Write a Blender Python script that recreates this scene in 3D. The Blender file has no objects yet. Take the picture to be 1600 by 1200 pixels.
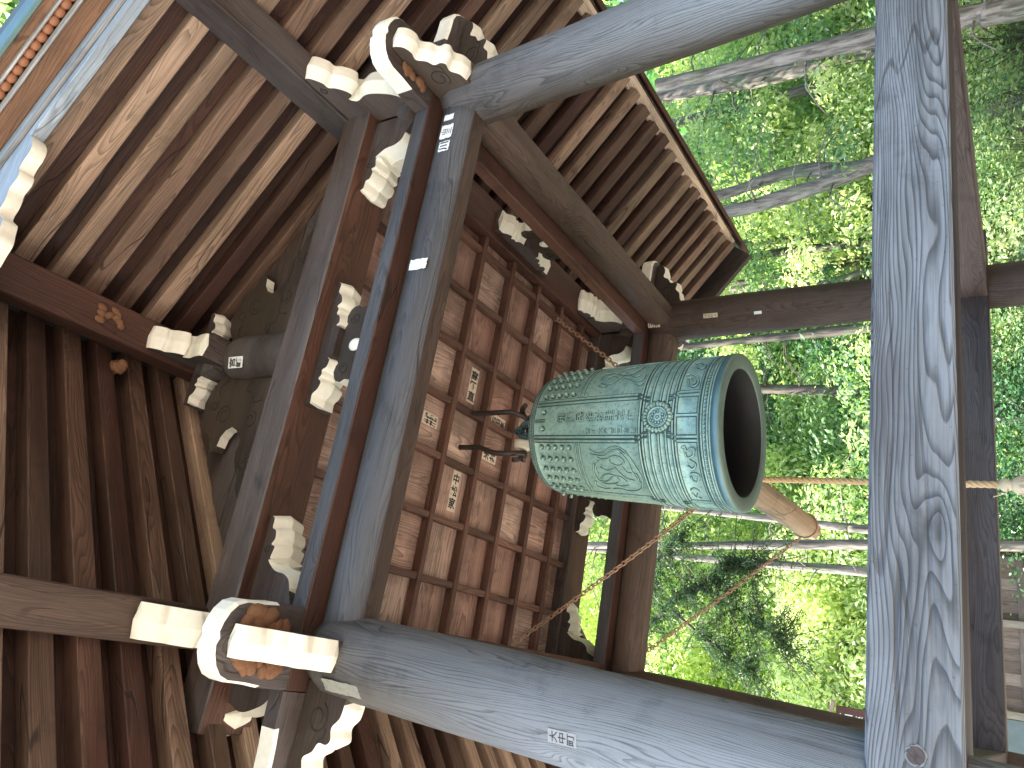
import bpy, bmesh, math, random
import numpy as np
from mathutils import Vector, Matrix
random.seed(7); rng = np.random.default_rng(7)
S = bpy.context.scene; COL = S.collection; R = math.radians

# ------------------------------------------------------------------ camera, sky, sun, exposure
def v3(*a): return Vector(a)
CAM = v3(-1.2761, -3.8399, -2.4514)
yaw, pitch, roll = 0.4000, 0.5822, -0.0535
F = v3(math.sin(yaw)*math.cos(pitch), math.cos(yaw)*math.cos(pitch), math.sin(pitch))
RT = v3(math.cos(yaw), -math.sin(yaw), 0); UP = RT.cross(F)
RT2 = RT*math.cos(roll)+UP*math.sin(roll); UP2 = UP*math.cos(roll)-RT*math.sin(roll)
cd = bpy.data.cameras.new('camera'); cam = bpy.data.objects.new('camera', cd); COL.objects.link(cam)
cd.sensor_width = 36; cd.sensor_fit = 'HORIZONTAL'; cd.lens = 36*1204.06/1600; cd.clip_start = .05; cd.clip_end = 500
cx, cy, cz = -UP2, RT2, -F          # the phone was held on its side: the picture's right is the world's down
cam.matrix_world = Matrix(((cx.x,cy.x,cz.x,CAM.x),(cx.y,cy.y,cz.y,CAM.y),(cx.z,cy.z,cz.z,CAM.z),(0,0,0,1)))
S.camera = cam

SUN_EL, SUN_AZ = 58, -82            # azimuth from +Y towards +X
w = bpy.data.worlds.new('World'); S.world = w; w.use_nodes = True
nt = w.node_tree; nt.nodes.clear()
sky = nt.nodes.new('ShaderNodeTexSky'); sky.sky_type = 'NISHITA'; sky.sun_disc = False
sky.sun_elevation = R(SUN_EL); sky.sun_rotation = R(SUN_AZ)
bg = nt.nodes.new('ShaderNodeBackground'); bg.inputs['Strength'].default_value = .15
wo = nt.nodes.new('ShaderNodeOutputWorld')
nt.links.new(sky.outputs[0], bg.inputs[0]); nt.links.new(bg.outputs[0], wo.inputs[0])
sd = v3(math.sin(R(SUN_AZ))*math.cos(R(SUN_EL)), math.cos(R(SUN_AZ))*math.cos(R(SUN_EL)), math.sin(R(SUN_EL)))
ld = bpy.data.lights.new('sun', 'SUN'); ld.energy = 5.0; ld.angle = R(.5); ld.color = (1, .95, .87)
lo = bpy.data.objects.new('sun', ld); COL.objects.link(lo); lo.location = sd*30
lo.rotation_euler = (-sd).to_track_quat('-Z', 'Y').to_euler()
S.view_settings.view_transform = 'Standard'; S.view_settings.look = 'None'
S.view_settings.gamma = 1; S.view_settings.use_curve_mapping = False
S.view_settings.exposure = 2.55
S.render.engine = 'CYCLES'
S.cycles.max_bounces = 8; S.cycles.diffuse_bounces = 5; S.cycles.sample_clamp_indirect = 8

# ------------------------------------------------------------------ node helpers
class NT:
    def __init__(s, name):
        s.m = bpy.data.materials.new(name); s.m.use_nodes = True; s.t = s.m.node_tree; s.t.nodes.clear()
        s.out = s.n('ShaderNodeOutputMaterial')
    def n(s, typ, **kw):
        x = s.t.nodes.new(typ)
        for k, v in kw.items(): setattr(x, k, v)
        return x
    def put(s, sock, v):
        if v is None: return
        if isinstance(v, bpy.types.NodeSocket): s.t.links.new(v, sock)
        elif isinstance(v, (tuple, list)) and len(v) == 3 and sock.type == 'RGBA': sock.default_value = (*v, 1)
        else: sock.default_value = v
    def math(s, op, a, b=None, c=None, clamp=False):
        x = s.n('ShaderNodeMath', operation=op); x.use_clamp = clamp
        s.put(x.inputs[0], a); s.put(x.inputs[1], b)
        if c is not None: s.put(x.inputs[2], c)
        return x.outputs[0]
    def vmath(s, op, a, b=None):
        x = s.n('ShaderNodeVectorMath', operation=op); s.put(x.inputs[0], a); s.put(x.inputs[1], b); return x.outputs[0]
    def mix(s, f, a, b, typ='MIX'):
        x = s.n('ShaderNodeMixRGB', blend_type=typ); s.put(x.inputs[0], f); s.put(x.inputs[1], a); s.put(x.inputs[2], b); return x.outputs[0]
    def ramp(s, f, stops, interp='LINEAR'):
        x = s.n('ShaderNodeValToRGB'); s.put(x.inputs[0], f); e = x.color_ramp; e.interpolation = interp
        while len(e.elements) < len(stops): e.elements.new(.5)
        for el, (p, c) in zip(e.elements, stops):
            el.position = p; el.color = (*c, 1) if isinstance(c, (tuple, list)) else (c, c, c, 1)
        return x.outputs[0]
    def noise(s, vec, scale=1, detail=3, rough=.55, dist=0):
        x = s.n('ShaderNodeTexNoise'); s.put(x.inputs['Vector'], vec)
        x.inputs['Scale'].default_value = scale; x.inputs['Detail'].default_value = detail
        x.inputs['Roughness'].default_value = rough; x.inputs['Distortion'].default_value = dist
        return x.outputs['Fac']
    def bump(s, h, strength=.4, dist=.004):
        x = s.n('ShaderNodeBump'); s.put(x.inputs['Height'], h); x.inputs['Strength'].default_value = strength
        x.inputs['Distance'].default_value = dist; return x.outputs[0]
    def bsdf(s, col, rough=.6, normal=None, metallic=0, spec=.5):
        b = s.n('ShaderNodeBsdfPrincipled'); s.put(b.inputs['Base Color'], col); s.put(b.inputs['Roughness'], rough)
        s.put(b.inputs['Metallic'], metallic); b.inputs['Specular IOR Level'].default_value = spec
        if normal is not None: s.put(b.inputs['Normal'], normal)
        s.t.links.new(b.outputs[0], s.out.inputs[0]); return b

def wood(name, a, b, ring=42, warp=.22, fibk=1.1, knots=.6, dark=.45, rough=.62, bumpd=.004, wear_sky=None, wear_sky_c=(.3, .3, .3), front=None, along=None, spec=.35, crack=.5, tonev=.45):
    """Sawn timber: growth rings cut along local X, with fibres, knots, checks; a/b are two tones chosen per piece."""
    a = tuple(x*.80 for x in a); b = tuple(x*.80 for x in b); wear_sky_c = tuple(x*.80 for x in wear_sky_c)
    k = NT(name); tc = k.n('ShaderNodeTexCoord').outputs['Object']; oi = k.n('ShaderNodeObjectInfo').outputs['Random']
    sep = k.n('ShaderNodeSeparateXYZ'); k.put(sep.inputs[0], tc)
    r1 = oi; r2 = k.math('FRACT', k.math('MULTIPLY', oi, 17.31)); r3 = k.math('FRACT', k.math('MULTIPLY', oi, 71.7))
    x0 = k.math('ADD', sep.outputs[0], k.math('MULTIPLY', r1, 37.0))
    y0 = k.math('ADD', sep.outputs[1], k.math('MULTIPLY', k.math('SUBTRACT', r2, .5), .13))
    z0 = k.math('ADD', sep.outputs[2], k.math('MULTIPLY_ADD', r3, .12, .05))
    cb = k.n('ShaderNodeCombineXYZ'); k.put(cb.inputs[0], k.math('MULTIPLY', x0, .42)); k.put(cb.inputs[1], k.math('MULTIPLY', y0, 2.6)); k.put(cb.inputs[2], k.math('MULTIPLY', z0, 2.6))
    wn = k.n('ShaderNodeTexNoise'); k.put(wn.inputs['Vector'], cb.outputs[0]); wn.inputs['Scale'].default_value = 1.6; wn.inputs['Detail'].default_value = 2.5
    ws = k.n('ShaderNodeSeparateColor'); k.put(ws.inputs[0], wn.outputs['Color'])
    yw = k.math('ADD', y0, k.math('MULTIPLY', k.math('SUBTRACT', ws.outputs[0], .5), warp))
    zw = k.math('ADD', z0, k.math('MULTIPLY', k.math('SUBTRACT', ws.outputs[1], .5), warp))
    rad = k.math('SQRT', k.math('ADD', k.math('MULTIPLY', yw, yw), k.math('MULTIPLY', zw, zw)))
    # knots
    kc = k.n('ShaderNodeCombineXYZ'); k.put(kc.inputs[0], k.math('MULTIPLY', x0, 1.5)); k.put(kc.inputs[1], k.math('MULTIPLY', y0, 4.2)); k.put(kc.inputs[2], k.math('MULTIPLY', z0, 4.2))
    vo = k.n('ShaderNodeTexVoronoi'); k.put(vo.inputs['Vector'], kc.outputs[0]); vo.inputs['Scale'].default_value = 1.0; vo.inputs['Randomness'].default_value = 1
    kd = vo.outputs['Distance']
    kn = k.math('MULTIPLY', k.math('POWER', k.math('SUBTRACT', 1, k.math('MULTIPLY', kd, 2.3, clamp=True), clamp=True), 3), .10*knots)
    rad = k.math('ADD', rad, kn)
    ringv = k.math('FRACT', k.math('MULTIPLY', rad, ring*2))
    saw = k.ramp(ringv, [(0, .95), (.55, .72), (.86, .12), (.94, .05), (1, .95)])
    fc = k.n('ShaderNodeCombineXYZ'); k.put(fc.inputs[0], k.math('MULTIPLY', x0, 1.8)); k.put(fc.inputs[1], k.math('MULTIPLY', yw, 120)); k.put(fc.inputs[2], k.math('MULTIPLY', zw, 120))
    fib = k.noise(fc.outputs[0], 1, 3, .65)
    bl = k.noise(cb.outputs[0], 2.3, 4, .6)
    big = k.noise(cb.outputs[0], .8, 2, .5)
    base = k.mix(k.math('MULTIPLY_ADD', k.math('SUBTRACT', big, .5), 1.2, r2, clamp=True), a, b)
    tone = k.math('MULTIPLY_ADD', r3, tonev, 1-tonev*.5)
    g = k.math('ADD', k.math('MULTIPLY', saw, dark), 1-dark)
    g = k.math('MULTIPLY', g, k.math('MULTIPLY_ADD', fib, fibk, 1-fibk*.5))
    g = k.math('MULTIPLY', g, k.math('MULTIPLY_ADD', bl, 1.5, .25))
    stn = k.noise(tc, 2.1, 6, .7, .4); g = k.math('MULTIPLY', g, k.ramp(stn, [(.34, .62), (.47, 1), (.60, 1), (.72, 1.18)]))
    spk = k.noise(tc, 75, 2, .5); g = k.math('MULTIPLY', g, k.ramp(spk, [(.24, .7), (.31, 1)]))
    g = k.math('MULTIPLY', g, tone)
    gg = k.n('ShaderNodeCombineColor')
    for i in range(3): k.put(gg.inputs[i], g)
    col = k.mix(1, base, gg.outputs[0], 'MULTIPLY')
    kspot = k.ramp(kd, [(0, 1), (.06, 1), (.10, 0)])
    if wear_sky:
        m1 = k.ramp(k.noise(cb.outputs[0], 1.7, 5, .62), [(.35, 0), (.62, 1)])
        wf = k.math('MULTIPLY', m1, wear_sky)
        if front:
            ax, lo_, hi_ = front
            fr = k.n('ShaderNodeMapRange'); fr.inputs[1].default_value = lo_; fr.inputs[2].default_value = hi_; k.put(fr.inputs[0], sep.outputs[ax])
            wf = k.math('MULTIPLY', k.math('MULTIPLY_ADD', m1, .35, .65), fr.outputs[0])  # one side greyer: weathering together with painted sky light
        if along:
            al = k.n('ShaderNodeMapRange'); al.inputs[1].default_value = along[0]; al.inputs[2].default_value = along[1]; al.inputs[3].default_value = .25; k.put(al.inputs[0], sep.outputs[0])
            wf = k.math('MULTIPLY', wf, al.outputs[0])
        wg = k.mix(1, wear_sky_c, k.ramp(g, [(.25, .28), (.85, 1.25)]), 'MULTIPLY')
        col = k.mix(wf, col, wg)
    col = k.mix(k.math('MULTIPLY', kspot, .75*min(1, knots)), col, (.03, .014, .009))
    cc = k.n('ShaderNodeCombineXYZ'); k.put(cc.inputs[0], k.math('MULTIPLY', x0, .9)); k.put(cc.inputs[1], k.math('MULTIPLY', yw, 9)); k.put(cc.inputs[2], k.math('MULTIPLY', zw, 9))
    cr = k.math('ABSOLUTE', k.math('SUBTRACT', k.noise(cc.outputs[0], 1, 1, .4), .5))
    crk = k.math('MULTIPLY', k.ramp(cr, [(0, 1), (.006, .9), (.012, 0)]), k.ramp(k.noise(cb.outputs[0], 2.9, 2), [(.48, 0), (.58, 1)]))
    col = k.mix(k.math('MULTIPLY', crk, crack), col, (.012, .009, .008))
    h = k.math('ADD', k.math('MULTIPLY', saw, .6), k.math('MULTIPLY', fib, .5)); h = k.math('SUBTRACT', h, k.math('MULTIPLY', crk, 1.5))
    k.bsdf(col, rough, k.bump(h, .55, bumpd), spec=spec)
    return k.m

M = {}
M['dark'] = wood('dark_weathered_timber', (.052, .032, .024), (.092, .060, .046), ring=75, fibk=1.4, knots=.5, wear_sky=.5, wear_sky_c=(.115, .11, .113))
M['dark_red'] = wood('dark_red_timber', (.060, .024, .016), (.112, .053, .036), ring=38, knots=.5)
M['beam'] = wood('aged_beam_timber', (.066, .040, .030), (.112, .073, .055), ring=75, fibk=1.4, knots=.6)
M['grey'] = wood('silvered_skylit_timber', (.15, .153, .152), (.22, .232, .235), ring=125, warp=.11, fibk=1.8, knots=.12, dark=.68, wear_sky=.5, wear_sky_c=(.28, .31, .33), bumpd=.006, spec=.5, tonev=.15)  # silvering, with blue-grey sky light put into the colour
M['greydark'] = wood('dark_silvered_skylit_timber', (.052, .050, .052), (.080, .078, .082), ring=85, fibk=1.5, warp=.15, knots=.4, wear_sky=.5, wear_sky_c=(.095, .10, .112), spec=.5, tonev=.2)  # darker silvering for outer faces, sky light tinted in as well
M['post'] = wood('post_timber', (.075, .056, .046), (.12, .092, .075), ring=105, warp=.14, fibk=1.5, knots=.5, dark=.55, wear_sky=1, wear_sky_c=(.19, .21, .222), front=(1, -.06, .10), along=(.15, 1.6), spec=.5, bumpd=.006, tonev=.15)  # front side greyed by weathering and by sky light put into the colour
M['rafter'] = wood('rafter_timber', (.075, .031, .021), (.44, .31, .22), fibk=1.4, ring=80, warp=.16, knots=.8, dark=.5, crack=.8, tonev=.6)
M['deck'] = wood('roof_board_timber', (.036, .015, .010), (.09, .042, .029), ring=46, knots=.6)
M['panel'] = wood('ceiling_panel_timber', (.42, .235, .175), (.58, .41, .32), fibk=1.3, ring=62, warp=.17, knots=.35, dark=.5, crack=.25, tonev=.35)
M['batten'] = wood('ceiling_batten_timber', (.13, .062, .043), (.17, .088, .063), ring=50, knots=.2)
M['carve'] = wood('carved_dark_timber', (.050, .036, .027), (.075, .055, .041), ring=46, knots=.1, dark=.35)
M['verge'] = wood('verge_board_timber', (.30, .15, .08), (.38, .22, .13), ring=40, knots=.9, dark=.25)
M['verge_pale'] = wood('pale_verge_timber', (.36, .35, .33), (.46, .45, .43), ring=40, knots=.2, dark=.25)
M['blue'] = wood('bluish_bargeboard_timber', (.30, .36, .42), (.38, .45, .52), ring=44, knots=.2, dark=.35, tonev=.1)
M['log'] = wood('striker_timber', (.34, .235, .15), (.46, .34, .23), ring=50, warp=.12, knots=.5, dark=.4, wear_sky=.5, wear_sky_c=(.30, .20, .13))
M['fascia'] = wood('eave_board_timber', (.46, .36, .27), (.54, .44, .34), ring=50, knots=.2, dark=.2)

def simple(name, c, rough=.6, metallic=0, var=.25, scale=18, bumpd=.0015, c2=None, spec=.5):
    k = NT(name); tc = k.n('ShaderNodeTexCoord').outputs['Object']
    n1 = k.noise(tc, scale, 5, .62); n2 = k.noise(tc, scale*.2, 3)
    c2 = c2 or tuple(x*.55 for x in c)
    col = k.mix(k.ramp(k.math('ADD', k.math('MULTIPLY', n1, .6), k.math('MULTIPLY', n2, .4)), [(.35, 1), (.62, 0)]), c, k.mix(1-var*2 if var < .5 else 0, c2, c))
    k.bsdf(col, rough, k.bump(n1, .5, bumpd), metallic, spec); return k.m
M['white'] = simple('white_lime_paint', (.76, .75, .66), .55, var=.2, scale=26, c2=(.50, .47, .37))
M['groove'] = simple('dark_groove_lines', (.022, .017, .013), .9)  # near-black lines drawn on the carved scrolls
M['copper'] = simple('verdigris_copper', (.10, .19, .19), .5, .4, scale=9, c2=(.05, .08, .09))
M['tile'] = simple('orange_clay', (.30, .125, .06), .7, scale=30, c2=(.14, .065, .04))
M['iron'] = simple('rusty_black_iron', (.030, .024, .022), .5, .3, c2=(.055, .035, .025), scale=60)
M['chain'] = simple('rusty_chain_iron', (.34, .24, .17), .6, .4, c2=(.30, .11, .05), scale=40)
M['nest'] = simple('dried_mud', (.15, .075, .038), .95, scale=60, bumpd=.01, c2=(.15, .06, .025))
M['lichen'] = simple('pale_lichen', (.26, .26, .225), .95, scale=70, bumpd=.008, c2=(.12, .12, .10))
M['rope'] = simple('hemp_rope', (.55, .38, .20), .85, scale=90, bumpd=.003, c2=(.38, .25, .12))
M['tassel'] = simple('pale_hemp', (.66, .55, .36), .85, scale=90, c2=(.45, .36, .22))
M['paper'] = simple('aged_paper', (.62, .54, .42), .8, var=.3, scale=60, c2=(.45, .36, .27))
M['paper_white'] = simple('white_paper', (.70, .72, .72), .8, var=.1, scale=60)
M['faded'] = simple('faded_paper', (.27, .275, .28), .85, scale=70, c2=(.17, .175, .18))
M['ink'] = simple('black_ink', (.03, .028, .026), .8)
M['white_ink'] = simple('white_sign_paint', (.8, .8, .78), .6)
M['signwood'] = wood('sign_red_timber', (.14, .06, .045), (.18, .08, .06), knots=.1)
M['shed'] = wood('shed_board_timber', (.24, .155, .115), (.33, .24, .185), ring=44, knots=.5, dark=.25, tonev=.5)
M['shedlight'] = wood('shed_post_timber', (.45, .34, .25), (.50, .40, .30), ring=44, knots=.2, dark=.2)
M['plaster'] = simple('grey_green_plaster', (.20, .23, .22), .9, scale=8)
M['stone'] = simple('granite', (.24, .23, .215), .85, scale=30, bumpd=.004, c2=(.15, .145, .14))
M['gravel'] = simple('pale_bounce_gravel', (.58, .53, .45), .95, scale=60, bumpd=.01, c2=(.42, .38, .32))
M['earth'] = simple('packed_bounce_earth', (.25, .20, .16), .95, scale=20, bumpd=.01, c2=(.17, .13, .10))
M['roofing'] = simple('copper_roofing', (.07, .10, .10), .6, .3, scale=5)
M['root'] = simple('crown_pale_wood', (.60, .55, .42), .8, scale=40, c2=(.42, .36, .25))

def bronze():
    k = NT('verdigris_bronze'); tc = k.n('ShaderNodeTexCoord').outputs['Object']
    mp = k.n('ShaderNodeMapping'); k.put(mp.inputs[0], tc); mp.inputs['Scale'].default_value = (1, 1, .45)
    n1 = k.noise(mp.outputs[0], 5, 6, .65); n2 = k.noise(tc, 55, 5, .7); n3 = k.noise(tc, 14, 4, .6)
    c = k.ramp(n1, [(.32, (.17, .28, .25)), (.5, (.25, .385, .34)), (.68, (.34, .45, .375))])
    c = k.mix(k.ramp(n3, [(.5, 0), (.72, .6)]), c, (.09, .19, .21))
    c = k.mix(k.ramp(n2, [(.52, 0), (.66, .7)]), c, (.07, .14, .13))
    c = k.mix(k.ramp(n2, [(.28, .5), (.38, 0)]), c, (.36, .46, .38))
    k.bsdf(c, k.ramp(n3, [(.3, .38), (.7, .6)]), k.bump(k.math('ADD', n2, k.math('MULTIPLY', n3, .8)), .45, .0025), .35, .6)
    return k.m
M['bronze'] = bronze()
M['bronze_dark'] = simple('bronze_recess_patina', (.040, .075, .068), .75, .2, scale=40, c2=(.02, .035, .032))
M['bronze_lip'] = simple('bronze_lip_patina', (.155, .21, .175), .5, .3, scale=12, c2=(.085, .135, .12))
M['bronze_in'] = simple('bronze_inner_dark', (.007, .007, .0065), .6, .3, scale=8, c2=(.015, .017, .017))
M['bronze_blue'] = simple('bronze_sky_sheen', (.10, .185, .20), .45, .5, scale=10, c2=(.06, .11, .13))  # bluish sky reflection around the rim put into the base colour

def bark(name, c1, c2):
    k = NT(name); tc = k.n('ShaderNodeTexCoord').outputs['Object']
    mp = k.n('ShaderNodeMapping'); k.put(mp.inputs[0], tc); mp.inputs['Scale'].default_value = (14, 14, 1.6)
    n = k.noise(mp.outputs[0], 1.2, 5, .65, .3); n2 = k.noise(tc, 2.2, 3)
    c = k.mix(k.ramp(n, [(.38, 0), (.62, 1)]), c1, c2); c = k.mix(k.ramp(n2, [(.52, 0), (.7, .55)]), c, (.10, .14, .07))
    k.bsdf(c, .9, k.bump(n, .8, .03)); return k.m
M['bark'] = bark('cedar_bark', (.075, .06, .047), (.26, .225, .19))
M['bark_dark'] = bark('dark_bark', (.04, .032, .026), (.12, .095, .075))

def leaf(name, stops, trans=.45, rough=.5):
    k = NT(name); at = k.n('ShaderNodeAttribute'); at.attribute_name = 'tint'
    c = k.ramp(at.outputs['Fac'], stops)
    d = k.n('ShaderNodeBsdfPrincipled'); k.put(d.inputs['Base Color'], c); d.inputs['Roughness'].default_value = rough; d.inputs['Specular IOR Level'].default_value = .35
    t = k.n('ShaderNodeBsdfTranslucent'); k.put(t.inputs[0], k.mix(1, c, (1.35, 1.5, .85), 'MULTIPLY'))
    mx = k.n('ShaderNodeMixShader'); mx.inputs[0].default_value = trans
    k.t.links.new(d.outputs[0], mx.inputs[1]); k.t.links.new(t.outputs[0], mx.inputs[2]); k.t.links.new(mx.outputs[0], k.out.inputs[0])
    return k.m
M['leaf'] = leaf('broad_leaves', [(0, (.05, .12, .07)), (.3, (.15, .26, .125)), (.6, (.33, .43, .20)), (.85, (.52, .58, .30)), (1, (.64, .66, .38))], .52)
M['leaf_cedar'] = leaf('cedar_needles', [(0, (.025, .06, .03)), (.5, (.06, .12, .045)), (1, (.13, .20, .06))], .35)
M['leaf_dark'] = leaf('dark_green_leaves', [(0, (.025, .075, .03)), (.6, (.05, .13, .05)), (1, (.09, .19, .06))], .3, .35)  # darker green tone for low shrubs and the side foliage
M['leaf_near'] = leaf('glossy_near_leaves', [(0, (.04, .12, .04)), (1, (.10, .24, .09))], .4, .25)
def soil():
    k = NT('forest_floor'); tc = k.n('ShaderNodeTexCoord').outputs['Object']
    n = k.noise(tc, 1.3, 6, .7); c = k.ramp(n, [(.35, (.03, .045, .015)), (.55, (.06, .09, .03)), (.7, (.10, .085, .05))])
    k.bsdf(c, .95, k.bump(n, .8, .1)); return k.m
M['soil'] = soil()

# ------------------------------------------------------------------ object helpers
def tag(o, label=None, cat=None, group=None, kind=None):
    for k_, v_ in (('label', label), ('category', cat), ('group', group), ('kind', kind)):
        if v_: o[k_] = v_
    return o
def empty(name, loc, label, cat, group=None):
    o = bpy.data.objects.new(name, None); COL.objects.link(o); o.location = loc; o.empty_display_size = .1
    PW[o.name] = Matrix.Translation(Vector(loc)); return tag(o, label, cat, group)
PW = {}
def place(name, me, parent=None, mat=Matrix.Identity(4), label=None):
    o = bpy.data.objects.new(name, me); COL.objects.link(o)
    if parent is not None:
        o.parent = parent; o.matrix_local = PW[parent.name].inverted() @ mat
    else: o.matrix_world = mat
    PW[o.name] = mat.copy()
    if label: o['label'] = label
    return o
def frame(o, x, z=(0, 0, 1)):
    x = Vector(x).normalized(); z = Vector(z); y = z.cross(x).normalized(); z = x.cross(y)
    return Matrix(((x.x, y.x, z.x, o[0]), (x.y, y.y, z.y, o[1]), (x.z, y.z, z.z, o[2]), (0, 0, 0, 1)))
def mesh(name, verts, faces, mats, idx=None, smooth=False):
    me = bpy.data.meshes.new(name); me.from_pydata([tuple(v) for v in verts], [], faces)
    for m in mats: me.materials.append(m)
    if idx is not None: me.polygons.foreach_set('material_index', idx)
    if smooth: me.polygons.foreach_set('use_smooth', [True]*len(me.polygons))
    me.update(); return me
def bm_mesh(name, bm, mats, smooth=False):
    me = bpy.data.meshes.new(name); bm.to_mesh(me); bm.free()
    for m in mats: me.materials.append(m)
    if smooth:
        for p_ in me.polygons: p_.use_smooth = True
    return me
_box = {}
def box_mesh(L, W, H, mat, bev=.004, faces=None):
    """box centred in y,z; x from 0 to L. faces: {'-y': material,...}"""
    key = (round(L, 3), round(W, 3), round(H, 3), mat.name, bev, tuple(sorted((a_, b_.name) for a_, b_ in (faces or {}).items())))
    if key in _box: return _box[key]
    bm = bmesh.new(); bmesh.ops.create_cube(bm, size=1)
    bmesh.ops.scale(bm, vec=(L, W, H), verts=bm.verts); bmesh.ops.translate(bm, vec=(L/2, 0, 0), verts=bm.verts)
    mats = [mat]
    for k_, m_ in (faces or {}).items():
        mats.append(m_); ax = 'xyz'.index(k_[1]); sg = -1 if k_[0] == '-' else 1
        bm.faces.ensure_lookup_table(); bm.normal_update()
        for f in bm.faces:
            if f.normal[ax]*sg > .9: f.material_index = len(mats)-1
    if bev: bmesh.ops.bevel(bm, geom=list(bm.edges), offset=bev, segments=1, affect='EDGES')
    me = bm_mesh('timber', bm, mats); _box[key] = me; return me
def beam(name, p0, p1, W, H, mat, parent, z=(0, 0, 1), bev=.005, faces=None, label=None):
    p0 = Vector(p0); p1 = Vector(p1)
    return place(name, box_mesh((p1-p0).length, W, H, mat, bev, faces), parent, frame(p0, p1-p0, z), label)
def tube(bm, pts, r, seg=6, mi=0, closed=False, taper=None):
    pts = [Vector(p_) for p_ in pts]; rings = []; n = len(pts); prev = None
    for i, p_ in enumerate(pts):
        a_ = pts[(i-1) % n] if closed or i > 0 else p_; b_ = pts[(i+1) % n] if closed or i < n-1 else p_
        t = (b_-a_); t = t.normalized() if t.length > 1e-9 else Vector((0, 0, 1))
        if prev is None: q = t.orthogonal().normalized()
        else:
            q = prev-t*prev.dot(t); q = q.normalized() if q.length > 1e-6 else t.orthogonal().normalized()
        prev = q; s_ = t.cross(q); rr = r if taper is None else r*taper(i/(n-1))
        rings.append([bm.verts.new(p_+(q*math.cos(2*math.pi*j/seg)+s_*math.sin(2*math.pi*j/seg))*rr) for j in range(seg)])
    m = n if closed else n-1
    for i in range(m):
        A, B = rings[i], rings[(i+1) % n]
        for j in range(seg):
            f = bm.faces.new((A[j], A[(j+1) % seg], B[(j+1) % seg], B[j])); f.material_index = mi; f.smooth = True
    if not closed:
        for rg, fl in ((rings[0], True), (rings[-1], False)):
            f = bm.faces.new(rg[::-1] if fl else rg); f.material_index = mi
def smooth_pts(pts, n=4):
    """Catmull-Rom"""
    P = [Vector(p_) for p_ in pts]; out = []
    for i in range(len(P)-1):
        p0 = P[max(i-1, 0)]; p1 = P[i]; p2 = P[i+1]; p3 = P[min(i+2, len(P)-1)]
        for j in range(n):
            t = j/n
            out.append(.5*((2*p1)+(p2-p0)*t+(2*p0-5*p1+4*p2-p3)*t*t+(3*p1-p0-3*p2+p3)*t**3))
    return out+[P[-1]]
def plate(profile, W, mats, bottom=(1,), white_from=-1e9, white_edges=None, rim=False, scroll=None, z_off=0):
    """carved timber: a closed (x,z) outline given width W in y; edges in white_edges (set of indices) get slot 1"""
    if rim and white_edges:            # rounded scallops, and a sharp ridge along the middle of the painted faces
        P2, we2 = [], set(); n0 = len(profile)
        for i in range(n0):
            P2.append(profile[i])
            if i in white_edges:
                p0, p1, p2, p3 = (Vector(profile[(i+d_) % n0]) for d_ in (-1, 0, 1, 2))
                b0 = len(P2)-1; we2.add(b0)
                for j in range(1, 4):
                    t = j/4; m1 = (p2-p0)*.5; m2 = (p3-p1)*.5; L_ = (p2-p1).length
                    if m1.length > L_: m1 = m1*(L_/m1.length)
                    if m2.length > L_: m2 = m2*(L_/m2.length)
                    q = p1*(2*t**3-3*t*t+1)+m1*(t**3-2*t*t+t)+p2*(3*t*t-2*t**3)+m2*(t**3-t*t); P2.append((q.x, q.y)); we2.add(len(P2)-1)
        profile, white_edges = P2, we2
    bm = bmesh.new(); n = len(profile)
    if rim and white_edges:
        A = [bm.verts.new((x, -W/2, z+z_off)) for x, z in profile]; B = [bm.verts.new((x, W/2, z+z_off)) for x, z in profile]; Mi = []
        for i in range(n):
            if i in white_edges or (i-1) % n in white_edges:
                a_, b_ = Vector(profile[i-2]), Vector(profile[(i+2) % n]); d_ = (b_-a_).normalized(); nn = Vector((d_.y, -d_.x))
                # outline may run either way round
                Mi.append((nn, i))
            else: Mi.append(None)
        area = sum(profile[i][0]*profile[(i+1) % n][1]-profile[(i+1) % n][0]*profile[i][1] for i in range(n)); sg = 1 if area > 0 else -1
        C0 = [bm.verts.new((profile[i][0]+(m_[0].x*sg*W*rim if m_ else 0), 0, profile[i][1]+(m_[0].y*sg*W*rim if m_ else 0)+z_off)) for i, m_ in enumerate(Mi)]
        fa = bm.faces.new(A); fb = bm.faces.new(B[::-1])
        for i in range(n):
            j = (i+1) % n
            for P_, Q_ in ((A, C0), (C0, B)):
                f = bm.faces.new((P_[j], P_[i], Q_[i], Q_[j])); f.material_index = int(i in white_edges)
        bmesh.ops.recalc_face_normals(bm, faces=list(bm.faces)); bmesh.ops.triangulate(bm, faces=[fa, fb])
        if scroll:
            for pts in scroll:
                for sy in (-1, 1): tube(bm, smooth_pts([(x, sy*(W/2+.0004), z+z_off) for x, z in pts], 3), .0035, 4, 2)
        return bm_mesh('carving', bm, mats)
    A = [bm.verts.new((x, -W/2, z+z_off)) for x, z in profile]; B = [bm.verts.new((x, W/2, z+z_off)) for x, z in profile]
    fa = bm.faces.new(A); fb = bm.faces.new(B[::-1])
    for i in range(n):
        f = bm.faces.new((A[(i+1) % n], A[i], B[i], B[(i+1) % n]))
        if white_edges and i in white_edges: f.material_index = 1
    bmesh.ops.recalc_face_normals(bm, faces=list(bm.faces))
    bmesh.ops.triangulate(bm, faces=[fa, fb])
    if scroll:
        for pts in scroll:
            for sy in (-1, 1):
                tube(bm, smooth_pts([(x, sy*(W/2+.0004), z+z_off) for x, z in pts], 3), .0035, 4, 2)
    return bm_mesh('carving', bm, mats)
def arc(cx_, cz_, r, a0, a1, n=6):
    return [(cx_+r*math.cos(R(a0+(a1-a0)*i/n)), cz_+r*math.sin(R(a0+(a1-a0)*i/n))) for i in range(n+1)]
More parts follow.
